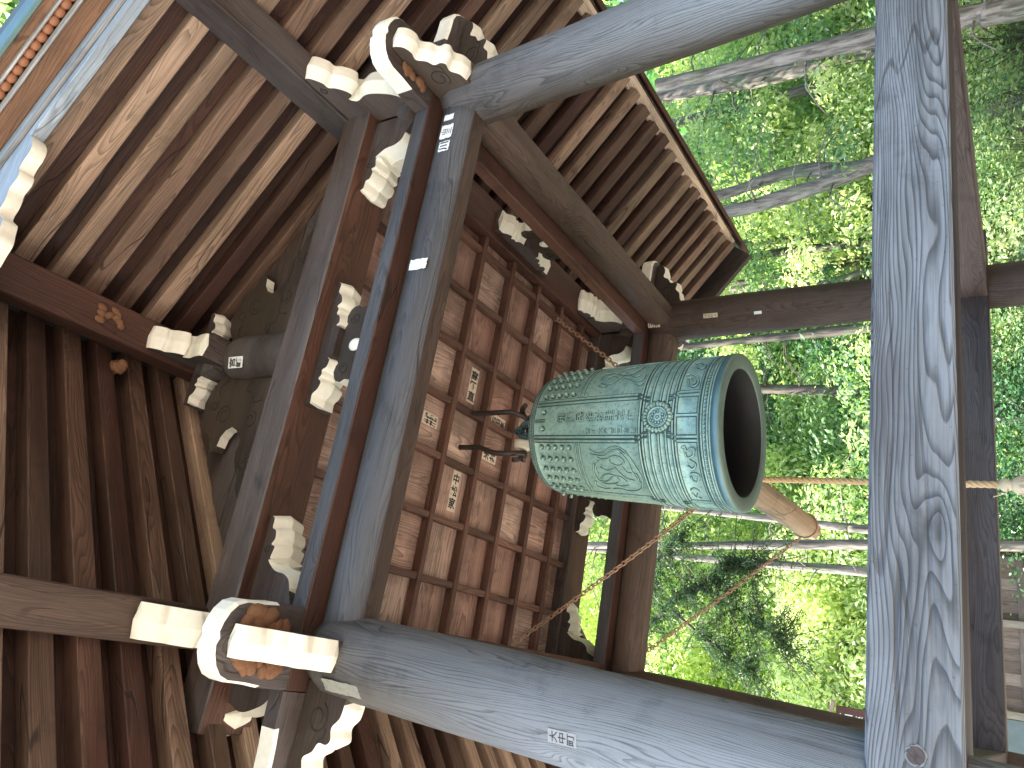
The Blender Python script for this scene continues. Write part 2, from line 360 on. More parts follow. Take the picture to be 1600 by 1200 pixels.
def spiral(cx_, cz_, r, a0=0, turns=1.2, n=18, sx=1, sz=1):
    return [(cx_+sx*r*(1-.62*i/n)*math.cos(R(a0)+turns*2*math.pi*i/n), cz_+sz*r*(1-.62*i/n)*math.sin(R(a0)+turns*2*math.pi*i/n)) for i in range(n+1)]

# glyphs --------------------------------------------------------------
_gl = {}
def glyph(ch, bold=0.0):
    key = (ch, bold)
    if key in _gl: return _gl[key]
    c = bpy.data.curves.new('g', 'FONT'); c.body = ch; c.size = 1; c.offset = bold; c.resolution_u = 2; c.fill_mode = 'BOTH'
    o = bpy.data.objects.new('g', c); me = bpy.data.meshes.new_from_object(o)
    vs = [tuple(v.co) for v in me.vertices]; fs = [tuple(p_.vertices) for p_ in me.polygons]
    if vs:
        xs = [v[0] for v in vs]; ys = [v[1] for v in vs]; mx, my = (min(xs)+max(xs))/2, (min(ys)+max(ys))/2
        s_ = .94/max(max(xs)-min(xs), max(ys)-min(ys)); vs = [((x-mx)*s_, (y-my)*s_) for x, y, _ in vs]
    bpy.data.objects.remove(o); bpy.data.curves.remove(c); bpy.data.meshes.remove(me)
    _gl[key] = (vs, fs); return vs, fs
def add_glyph(V, Fc, I, ch, fn, mi, bold=0.0, both=False):
    vs, fs = glyph(ch, bold); o_ = len(V); V.extend(fn(x, y) for x, y in vs)
    for f in fs: Fc.append(tuple(o_+i for i in f)); I.append(mi)

# ================================================================== GROUND AND PLATFORM
def hill(x, y):
    d = .86*y+.30*max(x, 0)-9.5
    b = .60*max(0, d)
    return -3.95+b+.35*math.sin(x*.31+1)*math.cos(y*.27)*min(1, max(0, d)/4)
def terrain():
    V, Fc = [], []; xs = np.concatenate([np.linspace(-200, -30, 6), np.linspace(-24, 60, 43), np.linspace(80, 200, 5)])
    ys = np.concatenate([np.linspace(-200, -20, 6), np.linspace(-10, 70, 41), np.linspace(90, 200, 4)])
    for y in ys:
        for x in xs: V.append((x, y, min(hill(x, y), 34)))
    nx = len(xs)
    for j in range(len(ys)-1):
        for i in range(nx-1): Fc.append((j*nx+i, j*nx+i+1, (j+1)*nx+i+1, (j+1)*nx+i))
    return tag(place('hillside', mesh('hillside', V, Fc, [M['soil']], smooth=True)), kind='structure')
terrain()
def bounce_yard():  # unseen pale ground added on the left to bounce sun under the roof
    V, Fc = [], []
    for j in range(13):
        for i in range(13): V.append((-28.5+i*2, -16+j*2, -3.944))
    for j in range(12):
        for i in range(12): Fc.append((j*13+i, j*13+i+1, (j+1)*13+i+1, (j+1)*13+i))
    return tag(place('bounce_gravel', mesh('bounce_yard', V, Fc, [M['gravel']])), kind='structure')
bounce_yard()
def earth():  # unseen neutral ground sheet added to take green out of bounced light
    V, Fc = [], []
    for j in range(13):
        for i in range(8): V.append((-4.46+i*2, -17+j*1.9, -3.940))
    for j in range(12):
        for i in range(7): Fc.append((j*8+i, j*8+i+1, (j+1)*8+i+1, (j+1)*8+i))
    return tag(place('packed_bounce_earth', mesh('packed_bounce_earth', V, Fc, [M['earth']])), kind='structure')
earth()
pf = empty('stone_platform', (0, 0, -3.94), 'square granite platform under the bell pavilion', 'platform')
for j in range(2):
    for i in range(6):
        for s_ in range(4):
            a_ = s_*math.pi/2; Lb = 4.6/6
            m_ = Matrix.Rotation(a_, 4, 'Z') @ Matrix.Translation((-2.3+i*Lb+.004, -2.15, -3.8+j*.25))
            place('stone_block', box_mesh(Lb-.008, .30, .242, M['stone'], .012), pf, m_)
beam('platform_top', (-2.0, 0, -3.55), (2.0, 0, -3.55), 4.0, .24, M['stone'], pf)

# ================================================================== THE BELL PAVILION
PV = empty('bell_pavilion', (0, 0, -3.43), 'wooden temple bell pavilion with white tipped brackets and coffered ceiling', 'pavilion')
A_, B_ = 1.4, 1.388; SL = .0352
ZB = -.21; ZK1, ZK0 = -2.091, -2.308
def post_mesh(seed):
    rs = random.Random(seed); L = 3.43; bm = bmesh.new(); seg, nl = 32, 40; rings = []
    ph = [rs.uniform(0, 6.28) for _ in range(6)]
    for i in range(nl+1):
        x = L*i/nl; r = .149+.006*math.sin(x*1.3+ph[0])
        if x < .06: r *= .80+.20*math.sqrt(max(0, x/.06))
        rg = []
        for j in range(seg):
            t = 2*math.pi*j/seg; q = 1+.035*abs(math.cos(2*t))**2
            rr = r*q*(1+.012*math.sin(3*t+ph[1]+x*1.1)+.007*math.sin(7*t+ph[2]+x*2.3))
            rg.append(bm.verts.new((x, rr*math.cos(t), rr*math.sin(t))))
        rings.append(rg)
    for i in range(nl):
        for j in range(seg):
            f = bm.faces.new((rings[i][j], rings[i][(j+1) % seg], rings[i+1][(j+1) % seg], rings[i+1][j])); f.smooth = True
    bm.faces.new(rings[0][::-1]); bm.faces.new(rings[-1])
    bmesh.ops.recalc_face_normals(bm, faces=list(bm.faces))
    return bm_mesh('post', bm, [M['post'] if seed < 3 else M['beam']])
for k_, (sx, sy) in enumerate(((-1, -1), (1, -1), (1, 1), (-1, 1))):
    top = v3(sx*(A_-.21*SL), sy*(B_-.21*SL), -.004); bot = v3(sx*(A_+SL*3.22), sy*(B_+SL*3.22), -3.43)
    xa = (bot-top).normalized(); ya = v3(0, -1, 0)          # local y looks to the front
    za = xa.cross(ya).normalized(); ya = za.cross(xa)
    m_ = Matrix(((xa.x, ya.x, za.x, top.x), (xa.y, ya.y, za.y, top.y), (xa.z, ya.z, za.z, top.z), (0, 0, 0, 1)))
    place('post', post_mesh(k_+1), PV, m_, ['silvered round post, front left, lichen under its head', 'silvered round post, front right, split down its length', 'dark brown round post, rear right', 'dark brown round post, rear left'][k_])

# head beams (rounded section) --------------------------------------
def drum_beam(L, mat_face, mat_bot):
    prof = [(-.045, -.21), (-.070, -.18), (-.088, -.12), (-.088, -.07), (-.070, -.02), (-.055, -.001), (.055, -.001), (.070, -.02), (.088, -.07), (.088, -.12), (.070, -.18), (.045, -.21)]
    bm = bmesh.new(); n = len(prof); nl = 16; rings = [[bm.verts.new((L*i/nl, y, z)) for y, z in prof] for i in range(nl+1)]
    for i in range(nl):
        for j in range(n):
            f = bm.faces.new((rings[i][j], rings[i][(j+1) % n], rings[i+1][(j+1) % n], rings[i+1][j])); f.smooth = j not in (n-1, 5)
            if j == n-1: f.material_index = 1
    bm.faces.new(rings[0]); bm.faces.new(rings[-1][::-1]); bmesh.ops.recalc_face_normals(bm, faces=list(bm.faces))
    return bm_mesh('head_beam', bm, [mat_face, mat_bot])
db_f = drum_beam(2*A_, M['greydark'], M['beam']); db_r = drum_beam(2*A_, M['beam'], M['beam'])  # same wood: grey sky-lit face and brown ground-lit underside are painted in
place('head_beam', db_f, PV, frame((-A_, -B_, 0), (1, 0, 0)), 'front head beam, outside blue grey from weathering and painted sky light')
place('head_beam', db_r, PV, frame((-A_, B_, 0), (1, 0, 0)))
for sx in (-1, 1): place('head_beam', db_r, PV, frame((sx*A_, -B_, -.002), (0, 1, 0)))
# waist beams
yk = B_+SL*(ZB-ZK0); xk = A_+SL*(ZB-ZK0); zk = (ZK0+ZK1)/2; hk = ZK1-ZK0
beam('waist_beam', (-xk-.36, -yk, zk), (xk+.36, -yk, zk), .274, hk, M['grey'], PV, faces={'-z': M['beam'], '+y': M['beam']}, bev=.008, label='broad silver grey front waist beam with a round knot at its left end')  # grey front, brown underside: sky and ground light painted over real weathering
beam('waist_beam', (-xk-.36, yk, zk), (xk+.36, yk, zk), .274, hk, M['dark'], PV, bev=.008)
for sx in (-1, 1): beam('waist_beam', (sx*xk, -yk+.138, zk), (sx*xk, yk-.138, zk), .274, hk-.006, M['beam'], PV, bev=.006)
# a big knot at the left end of the front waist beam, a split knot at its lower edge
def knot(name, loc, r, parent, mat, nrm=(0, -1, 0)):
    bm = bmesh.new(); seg = 20; rg = []
    for i, (q, h) in enumerate(((1.0, .0005), (.82, .002), (.66, .0015), (.5, .001), (.0, .004))):
        rg.append([bm.verts.new((q*r*math.cos(2*math.pi*j/seg)*(1+.08*math.sin(3*j)), q*r*math.sin(2*math.pi*j/seg), h)) for j in range(seg)] if q else [bm.verts.new((0, 0, h))])
    for i in range(3):
        for j in range(seg): bm.faces.new((rg[i][j], rg[i][(j+1) % seg], rg[i+1][(j+1) % seg], rg[i+1][j])).material_index = int(i == 1 or i == 2)
    for j in range(seg): bm.faces.new((rg[3][j], rg[3][(j+1) % seg], rg[4][0])).material_index = 1
    return place(name, bm_mesh('knot', bm, [M['grey'], M['dark']], True), parent, frame(loc, v3(*nrm).orthogonal(), nrm))
knot('knot', (-1.345, -yk-.138, -2.205), .025, PV, None)

# boarding plate (daiwa) on the head beams, ends cut to a cusped curve with white edges
ZD = .0905; WD = .1605
def daiwa_end():
    o = [(0, -.1605), (.20, -.158), (.30, -.150), (.36, -.148), (.42, -.147), (.475, -.132), (.515, -.10), (.54, -.06), (.551, -.025), (.538, 0), (.551, .025), (.54, .06), (.515, .10), (.475, .132), (.42, .147), (.36, .148), (.30, .150), (.20, .158), (0, .1605)]
    bm = bmesh.new(); n = len(o); A = [bm.verts.new((x, y, 0)) for x, y in o]; B = [bm.verts.new((x, y, ZD)) for x, y in o]
    # inset underside: white chamfer rim
    C_ = [bm.verts.new((max(x-.0, 0) if x < .05 else x*.975-.004, y*.94, -.0)) for x, y in o]
    D_ = [bm.verts.new((x, y, .014)) for x, y in o]
    bm.faces.new(B); bm.faces.new(C_[::-1])
    for v_, (x, y) in zip(A, o): bm.verts.remove(v_)
    for i in range(n-1):
        wht = 1 <= i <= n-3
        f = bm.faces.new((C_[i], C_[i+1], D_[i+1], D_[i])); f.material_index = int(wht)
        f = bm.faces.new((D_[i], D_[i+1], B[i+1], B[i])); f.material_index = int(wht)
    bm.faces.new((C_[-1], C_[0], D_[0], B[0], B[-1], D_[-1]))
    bmesh.ops.recalc_face_normals(bm, faces=list(bm.faces))
    return bm_mesh('daiwa_end', bm, [M['dark'], M['white']])
DE = daiwa_end()
for sy in (-1, 1):
    beam('wall_plate', (-A_-WD, sy*B_, ZD/2), (A_+WD, sy*B_, ZD/2), 2*WD, ZD, M['dark_red'], PV, faces={'-y': M['greydark']}, bev=.006)  # blue-grey outer edge carries weathering and painted sky light
    for sx in (-1, 1):
        place('plate_end', DE, PV, frame((sx*A_, sy*(B_+.004), 0) if 0 else (sx*A_, sy*B_, 0), (0, sy, 0)) @ Matrix.Translation((WD+.002, 0, .001)) @ Matrix.Diagonal((.71, 1, .985, 1)))
        place('plate_end', DE, PV, frame((sx*A_, sy*B_, 0), (sx, 0, 0)) @ Matrix.Translation((WD+.002, 0, .001)) @ Matrix.Diagonal((.70, 1, .985, 1)))
for sx in (-1, 1):
    beam('wall_plate', (sx*A_, -B_+WD+.002, ZD/2), (sx*A_, B_-WD-.002, ZD/2), 2*WD, ZD-.004, M['dark_red'], PV, bev=.006)

# nosings of the head beams
kp = [(.10, -.235), (.155, -.222), (.20, -.212), (.235, -.180), (.275, -.188), (.292, -.169), (.293, -.130), (.325, -.107), (.352, -.064), (.395, -.073), (.437, -.053), (.448, -.004), (.10, -.004)]
KN = plate(kp, .118, [M['carve'], M['white'], M['groove']], rim=.13, white_edges=set(range(1, 11)), scroll=[spiral(.215, -.10, .055, 200, 1.3), [(.29, -.12), (.27, -.15), (.24, -.15)]])
for sx in (-1, 1):
    for sy in (-1, 1):
        place('beam_nosing', KN, PV, frame((sx*A_, sy*B_, 0), (0, sy, 0)) @ Matrix.Diagonal((1.08, 1, 1, 1)))
        place('beam_nosing', KN, PV, frame((sx*A_, sy*B_, -.003), (sx, 0, 0)) @ Matrix.Diagonal((1.10, 1, 1, 1)))

# bracket sets at the corners -----------------------------------------
ZT0, ZT1 = .4234, .611
upo = [(.10, .13), (.20, .175), (.245, .215), (.285, .30), (.292, .355), (.272, .425), (.300, .462), (.318, .424), (.352, .432), (.392, .470), (.412, .508), (.448, .512), (.500, .552), (.505, .582), (.10, .582)]
UPO = plate(upo, .145, [M['dark'], M['white'], M['groove']], rim=.13, white_edges=set(range(1, 13)), scroll=[spiral(.40, .545, .022, 0, 1.1)])
inn = [(.10, .13), (.22, .185), (.262, .205), (.285, .245), (.295, .31), (.335, .365), (.340, .330), (.345, .358), (.395, .348), (.405, .372), (.432, .358), (.468, .368), (.478, .392), (.520, .396), (.528, .420), (.10, .420)]
INN = plate(inn, .18, [M['dark'], M['white'], M['groove']], rim=.13, white_edges=set(range(1, 15)), scroll=[spiral(.385, .39, .018, 90, 1.1)])
def dado(bm, w0, w1, z0, z1):
    """bearing block: square, with a curved lower half"""
    zs = [z0, z0+(z1-z0)*.22, z0+(z1-z0)*.45, z0+(z1-z0)*.5, z1]; ws = [w0, w0*1.04, w1*.96, w1, w1]
    rg = [[bm.verts.new((sx*w_/2, sy*w_/2, z)) for sx, sy in ((-1, -1), (1, -1), (1, 1), (-1, 1))] for z, w_ in zip(zs, ws)]
    for i in range(4):
        for j in range(4): bm.faces.new((rg[i][j], rg[i][(j+1) % 4], rg[i+1][(j+1) % 4], rg[i+1][j]))
    bm.faces.new(rg[0][::-1]); bm.faces.new(rg[-1])
bm = bmesh.new(); dado(bm, .20, .29, ZD+.001, .225); DADO = bm_mesh('bearing_block', bm, [M['dark']])
bm = bmesh.new(); dado(bm, .12, .19, .24, .34); DADO2 = bm_mesh('bearing_block', bm, [M['dark']])
for sx in (-1, 1):
    for sy in (-1, 1):
        cxy = v3(sx*(A_+.004), sy*(B_+.018), 0)
        place('bearing_block', DADO, PV, Matrix.Translation(cxy))
        place('bracket_nosing', UPO, PV, frame(v3(sx*A_, sy*B_, 0), (0, sy, 0)))
        place('bracket_nosing', UPO, PV, frame(v3(sx*A_, sy*B_, -.003), (sx, 0, 0)))
        place('bracket_arm', INN, PV, frame(v3(cxy.x, cxy.y, 0), (-sx, 0, 0)))
        place('bracket_arm', INN, PV, frame(v3(cxy.x, cxy.y, -.003), (0, -sy, 0)))

# tie beams carrying the roof
for sy in (-1, 1):
    beam('tie_beam', (-1.80, sy*1.432, .517), (1.80, sy*1.432, .517), .268, ZT1-ZT0, M['dark'], PV, faces={'-z': M['dark_red']} , bev=.007)  # browner underside: warm ground light put into the timber colour
for sx in (-1, 1):
    beam('side_tie_beam', (sx*1.40, -1.296, .505), (sx*1.40, 1.296, .505), .25, .168, M['dark_red'], PV, bev=.006)

# frog-leg struts in the middle of every side
half = [(.37, ZD+.002), (.34, .115), (.27, .125), (.215, .16), (.195, .20), (.19, .235), (.205, .262), (.198, .292), (.183, .308), (.150, .322), (.118, .316), (.105, .305), (.09, .316), (0, .318)]
fro = half+[(-x, z) for x, z in half[::-1][1:]]
we = set(range(0, 12)) | set(range(14, 25))
FROG = plate(fro, .075, [M['carve'], M['white'], M['groove']], white_edges=we,
             scroll=[spiral(sg*.135, .262, .032, 90, 1.3, sx=sg) for sg in (-1, 1)]+[[(sg*.19, .20), (sg*.15, .17), (sg*.11, .19)] for sg in (-1, 1)])
arm_h = [(.03, .318), (.075, .316), (.085, .345), (.10, .330), (.135, .338), (.15, .362), (.175, .358), (.195, .372), (.215, .350), (.25, .362), (.275, .388), (.32, .388), (.33, .4225)]
arm = arm_h+[(-x, z) for x, z in arm_h[::-1]]
ARM = plate(arm, .15, [M['dark'], M['white'], M['groove']], rim=.13, white_edges=set(range(2, 12)) | set(range(14, 23)), scroll=[spiral(sg*.26, .405, .014, 0, 1, sx=sg) for sg in (-1, 1)])
bm = bmesh.new(); bmesh.ops.create_uvsphere(bm, u_segments=16, v_segments=10, radius=1); bmesh.ops.scale(bm, vec=(.034, .012, .040), verts=bm.verts)
EYE = bm_mesh('eye', bm, [M['white']], True)
for a_ in range(4):
    rot = Matrix.Rotation(a_*math.pi/2, 4, 'Z'); yy = -1.405
    place('frog_leg_strut', FROG, PV, rot @ Matrix.Translation((0, yy, 0)))
    place('bracket_arm', ARM, PV, rot @ Matrix.Translation((0, yy, 0)))
    for q in (-1, 1): place('strut_boss', EYE, PV, rot @ Matrix.Translation((-.012, yy+q*.040, .218)))

# ------------------------------------------------------------------ coffered ceiling
ZC, ZP = .452, .512
gx = [-.955-.352+.003+k_*.353 for k_ in range(0, 9)]; gx = [-1.308, -.955, -.602, -.248, .106, .460, .813, 1.166]
gy = [-1.036+k_*.3505 for k_ in range(7)]      # -1.036 .. 1.067
xe, ye = 1.275, 1.298
for y in gy: beam('ceiling_batten', (-xe, y, (ZC+ZP)/2), (xe, y, (ZC+ZP)/2), .040, ZP-ZC-.002, M['batten'], PV, bev=.003)
for x in gx[1:]: 
    ys = [-ye]+gy+[ye]
    for i in range(len(ys)-1):
        y0, y1 = ys[i]+(.021 if i else 0), ys[i+1]-(.021 if i < len(ys)-2 else 0)
        beam('ceiling_batten', (x, y0, (ZC+ZP)/2+.003), (x, y1, (ZC+ZP)/2+.003), .040, ZP-ZC-.010, M['batten'], PV, bev=.003)
ex = [-xe]+gx[1:]+[xe]; eyy = [-ye]+gy+[ye]
rp = random.Random(4)
for i in range(len(ex)-1):
    for j in range(len(eyy)-1):
        x0, x1, y0, y1 = ex[i], ex[i+1], eyy[j], eyy[j+1]; zz = ZP+.012
        if rp.random() < .5: beam('ceiling_panel', (x0+.004, (y0+y1)/2, zz), (x1-.004, (y0+y1)/2, zz), y1-y0-.008, .02, M['panel'], PV, z=(0, 0, -1), bev=0)
        else: beam('ceiling_panel', ((x0+x1)/2, y0+.004, zz), ((x0+x1)/2, y1-.004, zz), x1-x0-.008, .02, M['panel'], PV, z=(0, 0, -1), bev=0)

# ------------------------------------------------------------------ roof
ZA, MS = 1.765, .765; XE = 2.64; YF, YR = -2.64, 2.44
nrm = math.hypot(1, MS)
def roof_z(x): return ZA-MS*abs(x)
def purlin(x, z0, z1, wd, mat, lab=None): beam('purlin' if lab is None else 'ridge_beam', (x, YF+.02, (z0+z1)/2), (x, YR, (z0+z1)/2), wd, z1-z0, mat, PV, bev=.006, label=lab)
purlin(-1.4, .5855, .775, .18, M['beam']); purlin(1.4, .5855, .775, .18, M['dark'])
purlin(0, 1.478, 1.655, .19, M['dark_red'], 'dark red ridge beam at the roof peak')
bev0 = .0
RW, RH = .090, .084; NR = 28
L0 = (XE-.02)*nrm
for s_ in (-1, 1):
    ux = v3(s_, 0, -MS).normalized(); un = v3(s_*MS, 0, 1).normalized()
    for k_ in range(NR):
        y = -2.585+k_*.1832
        st = v3(s_*.02, y, roof_z(.02))+un*(RH/2)
        yj = rp.uniform(-.004, .004); hj = rp.uniform(0, .008)
        beam('rafter', st+v3(0, yj, 0)+un*hj, st+ux*(L0+rp.uniform(-.02, .01))+v3(0, yj, 0)+un*hj, RW+.004*round(rp.uniform(-2, 2)), RH, M['rafter'], PV, z=un, bev=.004)
    for k_ in range(NR-1):             # one long board over every gap, lying along the rafters
        y = -2.585+(k_+.5)*.1832; c_ = v3(0, y, ZA)+un*(RH+.012+.003*(k_ % 2))
        beam('roof_board', c_+ux*.01, c_+ux*(L0+.12), .181, .016, M['deck'], PV, z=un, bev=0)
    # eave board on the rafter ends
    c_ = v3(0, 0, ZA)+un*(RH-.004)+ux*(L0+.045)
    beam('eave_board', c_+v3(0, YF, 0), c_+v3(0, YR, 0), .10, .03, M['fascia'], PV, z=un)
    # covering slab
    c_ = v3(0, 0, ZA)+un*(RH+.285)
    beam('roof_covering', c_+v3(0, -2.92, 0)+ux*((L0+.22)/2), c_+v3(0, 2.95, 0)+ux*((L0+.22)/2), L0+.22, .16, M['roofing'], PV, z=un)
    c_ = v3(0, 0, ZA)+un*(RH+.075)+ux*(L0+.17)
    beam('eave_fascia', c_+v3(0, -2.90, 0), c_+v3(0, 2.85, 0), .035, .10, M['dark_red'], PV, z=un)
    # verge, built up outwards
    for sg, y0 in ((-1, YF), (1, YR+.18)):
        def vb(name, ya, yb, n0, n1, mat, faces=None, x0=.0, ext=.10):
            a_ = v3(0, y0+sg*(ya+yb)/2, ZA)+un*((n0+n1)/2)+ux*x0
            return beam(name, a_, a_+ux*(L0+ext-x0), abs(yb-ya), n1-n0, mat, PV, z=un, bev=.003, faces=faces)
        vb('bargeboard', .0, .06, -.05, .20, M['blue'] if sg < 0 else M['dark'])
        vb('verge_moulding', .061, .078, .0, .03, M['verge_pale'])
        vb('verge_board', .061, .150, .165, .19, M['verge'])
        vb('verge_moulding', .151, .162, .15, .21, M['verge_pale'])
        vb('verge_moulding', .206, .217, .19, .235, M['verge_pale'])
        vb('verge_board', .163, .262, .236, .262, M['verge'])
        vb('copper_flashing', .263, .285, .20, .34, M['copper'])
# rows of clay knobs tucked under the front verge
bm = bmesh.new(); bmesh.ops.create_uvsphere(bm, u_segments=10, v_segments=7, radius=.027); bmesh.ops.scale(bm, vec=(1.08, 1, 1.15), verts=bm.verts)
KNOB = bm_mesh('knob', bm, [M['tile']], True)
for s_ in (-1, 1):
    ux = v3(s_, 0, -MS).normalized(); un = v3(s_*MS, 0, 1).normalized()
    for k_ in range(72 if s_ > 0 else 28):
        c_ = v3(0, YF-.184, ZA)+un*.222+ux*(.03+k_*.0475)
        place('verge_knob', KNOB, PV, frame(c_, ux, un) @ Matrix.Rotation(R(12), 4, 'Y'))
# carved pendant under the front bargeboards
gp = [(0, 1.80), (.20, 1.64), (.45, 1.45), (.60, 1.335), (.585, 1.305), (.56, 1.262), (.52, 1.215), (.485, 1.198), (.445, 1.202), (.425, 1.218), (.38, 1.232), (.355, 1.212), (.325, 1.206), (.30, 1.222), (.275, 1.242), (.235, 1.234), (.20, 1.236), (.17, 1.25), (.145, 1.245), (.12, 1.20), (.10, 1.168), (.05, 1.15), (0, 1.13)]
gp = gp+[(-x, z) for x, z in gp[::-1][1:-1]]
GP = plate(gp, .065, [M['blue'], M['white'], M['groove']], rim=.02, white_edges=set(range(3, 41)), scroll=[spiral(sg*.22, 1.36, .05, 90, 1.4, sx=sg) for sg in (-1, 1)])
place('gable_pendant', GP, PV, Matrix.Translation((0, YF-.028, 0)))

beam('ridge_cap', (0, -2.9, ZA+.215), (0, 2.88, ZA+.215), .46, .16, M['roofing'], PV)
# gable: boards, drum strut, carved wings, block and nosing under the ridge
for sy in (-1, 1):
    for k_ in range(7):
        z0 = .615+k_*.145; z1 = min(z0+.142, 1.72); hw = (ZA-z0)/MS-.02; hw1 = max((ZA-z1)/MS-.02, .05)
        V = [(-hw, -.01, z0), (hw, -.01, z0), (hw1, -.01, z1), (-hw1, -.01, z1)]; V += [(x, .01, z) for x, _, z in V]
        me = mesh('gable_board', V, [(0, 1, 2, 3), (7, 6, 5, 4), (0, 4, 5, 1), (1, 5, 6, 2), (2, 6, 7, 3), (3, 7, 4, 0)], [M['dark']])
        place('gable_board', me, PV, Matrix.Translation((0, sy*(1.285+.004*(k_ % 2)), 0)))
bm = bmesh.new(); prof = [(.0, 1.245), (.05, 1.243), (.085, 1.23), (.110, 1.20), (.122, 1.16), (.126, 1.10), (.126, .612)]
rg = [[bm.verts.new((r*math.cos(2*math.pi*j/24), r*.8*math.sin(2*math.pi*j/24), z)) for j in range(24)] if r else [bm.verts.new((0, 0, z))] for r, z in prof]
for j in range(24): bm.faces.new((rg[0][0], rg[1][j], rg[1][(j+1) % 24]))
for i in range(1, len(rg)-1):
    for j in range(24): bm.faces.new((rg[i][j], rg[i+1][j], rg[i+1][(j+1) % 24], rg[i][(j+1) % 24]))
bmesh.ops.recalc_face_normals(bm, faces=list(bm.faces)); DRUM = bm_mesh('drum_strut', bm, [M['dark']], True)
wing = [(.06, .613), (.06, 1.20), (.10, 1.27), (.135, 1.30), (.18, 1.334), (.261, 1.361), (.32, 1.345), (.357, 1.325), (.40, 1.315), (.422, 1.300), (.440, 1.255), (.470, 1.222), (.51, 1.212), (.537, 1.190), (.535, 1.160), (.505, 1.145),
        (.455, 1.135), (.418, 1.105), (.40, 1.06), (.418, 1.015), (.47, .967), (.50, .962), (.535, .975), (.59, .962), (.638, .931), (.68, .905), (.73, .895), (.775, .86), (.80, .80), (.86, .77), (.91, .71), (.98, .68), (1.02, .613)]
sc_ = [spiral(.33, 1.16, .06, 60, 1.4), spiral(.27, 1.27, .035, 200, 1.2), [(.14, 1.0), (.19, 1.03), (.21, .97), (.26, .94), (.25, .88)], spiral(.36, .93, .05, 180, 1.2), spiral(.60, .85, .04, 90, 1.3), [(.12, 1.2), (.17, 1.26), (.22, 1.24)]]
WING = plate(wing, .055, [M['carve'], M['white'], M['groove']], white_edges={15, 16, 17, 18, 19, 20}, scroll=sc_)
NOS_R = plate([(o_*1.0, z_+.90) for o_, z_ in upo[3:-1]]+[(.505, 1.476), (.0, 1.476), (.0, 1.20)], .13, [M['dark'], M['white'], M['groove']], rim=.13, white_edges=set(range(0, 10)))
bm = bmesh.new(); dado(bm, .16, .24, 1.24, 1.36); DADO3 = bm_mesh('bearing_block', bm, [M['dark']])
ARM_R = plate([(x*.85, z+1.047) for x, z in arm], .12, [M['dark'], M['white'], M['groove']], rim=.13, white_edges=set(range(2, 12)) | set(range(14, 23)))
for sy in (-1, 1):
    yy = sy*1.385; fr_ = Matrix.Rotation(0 if sy < 0 else math.pi, 4, 'Z') @ Matrix.Translation((0, -1.385, 0))
    place('drum_strut', DRUM, PV, fr_); place('bearing_block', DADO3, PV, fr_)
    place('carved_wing', WING, PV, fr_ @ Matrix.Translation((0, .03, 0)))
    place('carved_wing', WING, PV, fr_ @ Matrix.Translation((0, .03, 0)) @ Matrix.Rotation(math.pi, 4, 'Z'))
    place('bracket_arm', ARM_R, PV, fr_)
    place('bracket_nosing', NOS_R, PV, fr_ @ frame((0, 0, 0), (0, -1, 0)) @ Matrix.Diagonal((.72, 1, 1, 1)))

# ================================================================== THE BELL
BL = empty('temple_bell', (0, 0, -1.234), 'green bronze temple bell hanging mouth down in the middle of the pavilion', 'bell')
rings_z = []
prof = []  # (r, z, material)   0 bronze 1 dark 2 lip 3 inner 4 rim blue
def rad_at(z):
    pts = [(-1.234, .410), (-1.1, .404), (-.9, .396), (-.7, .387), (-.5, .376), (-.3, .360), (-.2, .351), (-.15, .343), (-.11, .328), (-.085, .30)]
    for (z0, r0), (z1, r1) in zip(pts, pts[1:]):
        if z <= z1: return r0+(r1-r0)*(z-z0)/(z1-z0)
    return .3
def seg_(z, dr=0, m=0): prof.append((rad_at(z)+dr, z, m))
prof += [(.0, -.045, 0), (.12, -.048, 0), (.22, -.058, 0), (.28, -.075, 0)]
seg_(-.092, 0, 1); seg_(-.098, .004, 0); seg_(-.108, .004, 1); seg_(-.112, 0, 0); seg_(-.135, 0, 1); seg_(-.139, .005, 0); seg_(-.147, .005, 1); seg_(-.151, 0, 0)
def ridge(z, w_=.010, h=.006):
    seg_(z+w_/2+.005, 0, 1); seg_(z+w_/2, h*.7, 0); seg_(z+w_/2-.003, h, 0); seg_(z-w_/2+.003, h, 0); seg_(z-w_/2, h*.7, 1); seg_(z-w_/2-.005, 0, 0)
seg_(-.43, 0, 0)
for z in np.arange(-.50, -.79, -.05): seg_(float(z), 0, 0)
for z in (-.814, -.832, -.872, -.920, -.960, -.996, -1.012): ridge(z, .009, .006)
seg_(-1.07, 0, 0); ridge(-1.128, .006, .003)
ridge(-1.145, .008, .005); seg_(-1.160, 0, 0); ridge(-1.176, .008, .005)
seg_(-1.192, 0, 1); seg_(-1.196, .006, 4)
seg_(-1.21, .008, 4); seg_(-1.228, .008, 2)
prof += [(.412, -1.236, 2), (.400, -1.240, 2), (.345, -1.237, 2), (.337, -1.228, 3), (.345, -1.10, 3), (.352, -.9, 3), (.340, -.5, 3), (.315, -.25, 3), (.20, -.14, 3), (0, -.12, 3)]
V, Fc, I = [], [], []; SEG = 128
for r, z, m in prof:
    for j in range(SEG): V.append((r*math.cos(2*math.pi*j/SEG), r*math.sin(2*math.pi*j/SEG), z))
for i in range(len(prof)-1):
    for j in range(SEG):
        Fc.append((i*SEG+j, (i+1)*SEG+j, (i+1)*SEG+(j+1) % SEG, i*SEG+(j+1) % SEG)); I.append(prof[i][2])
BM = [M['bronze'], M['bronze_dark'], M['bronze_lip'], M['bronze_in'], M['bronze_blue']]
place('bell_body', mesh('bell_body', V, Fc, BM, I, True), BL)
def cp(a_, z, dr=0):
    r = rad_at(z)+dr; return v3(r*math.cos(R(a_)), r*math.sin(R(a_)), z)
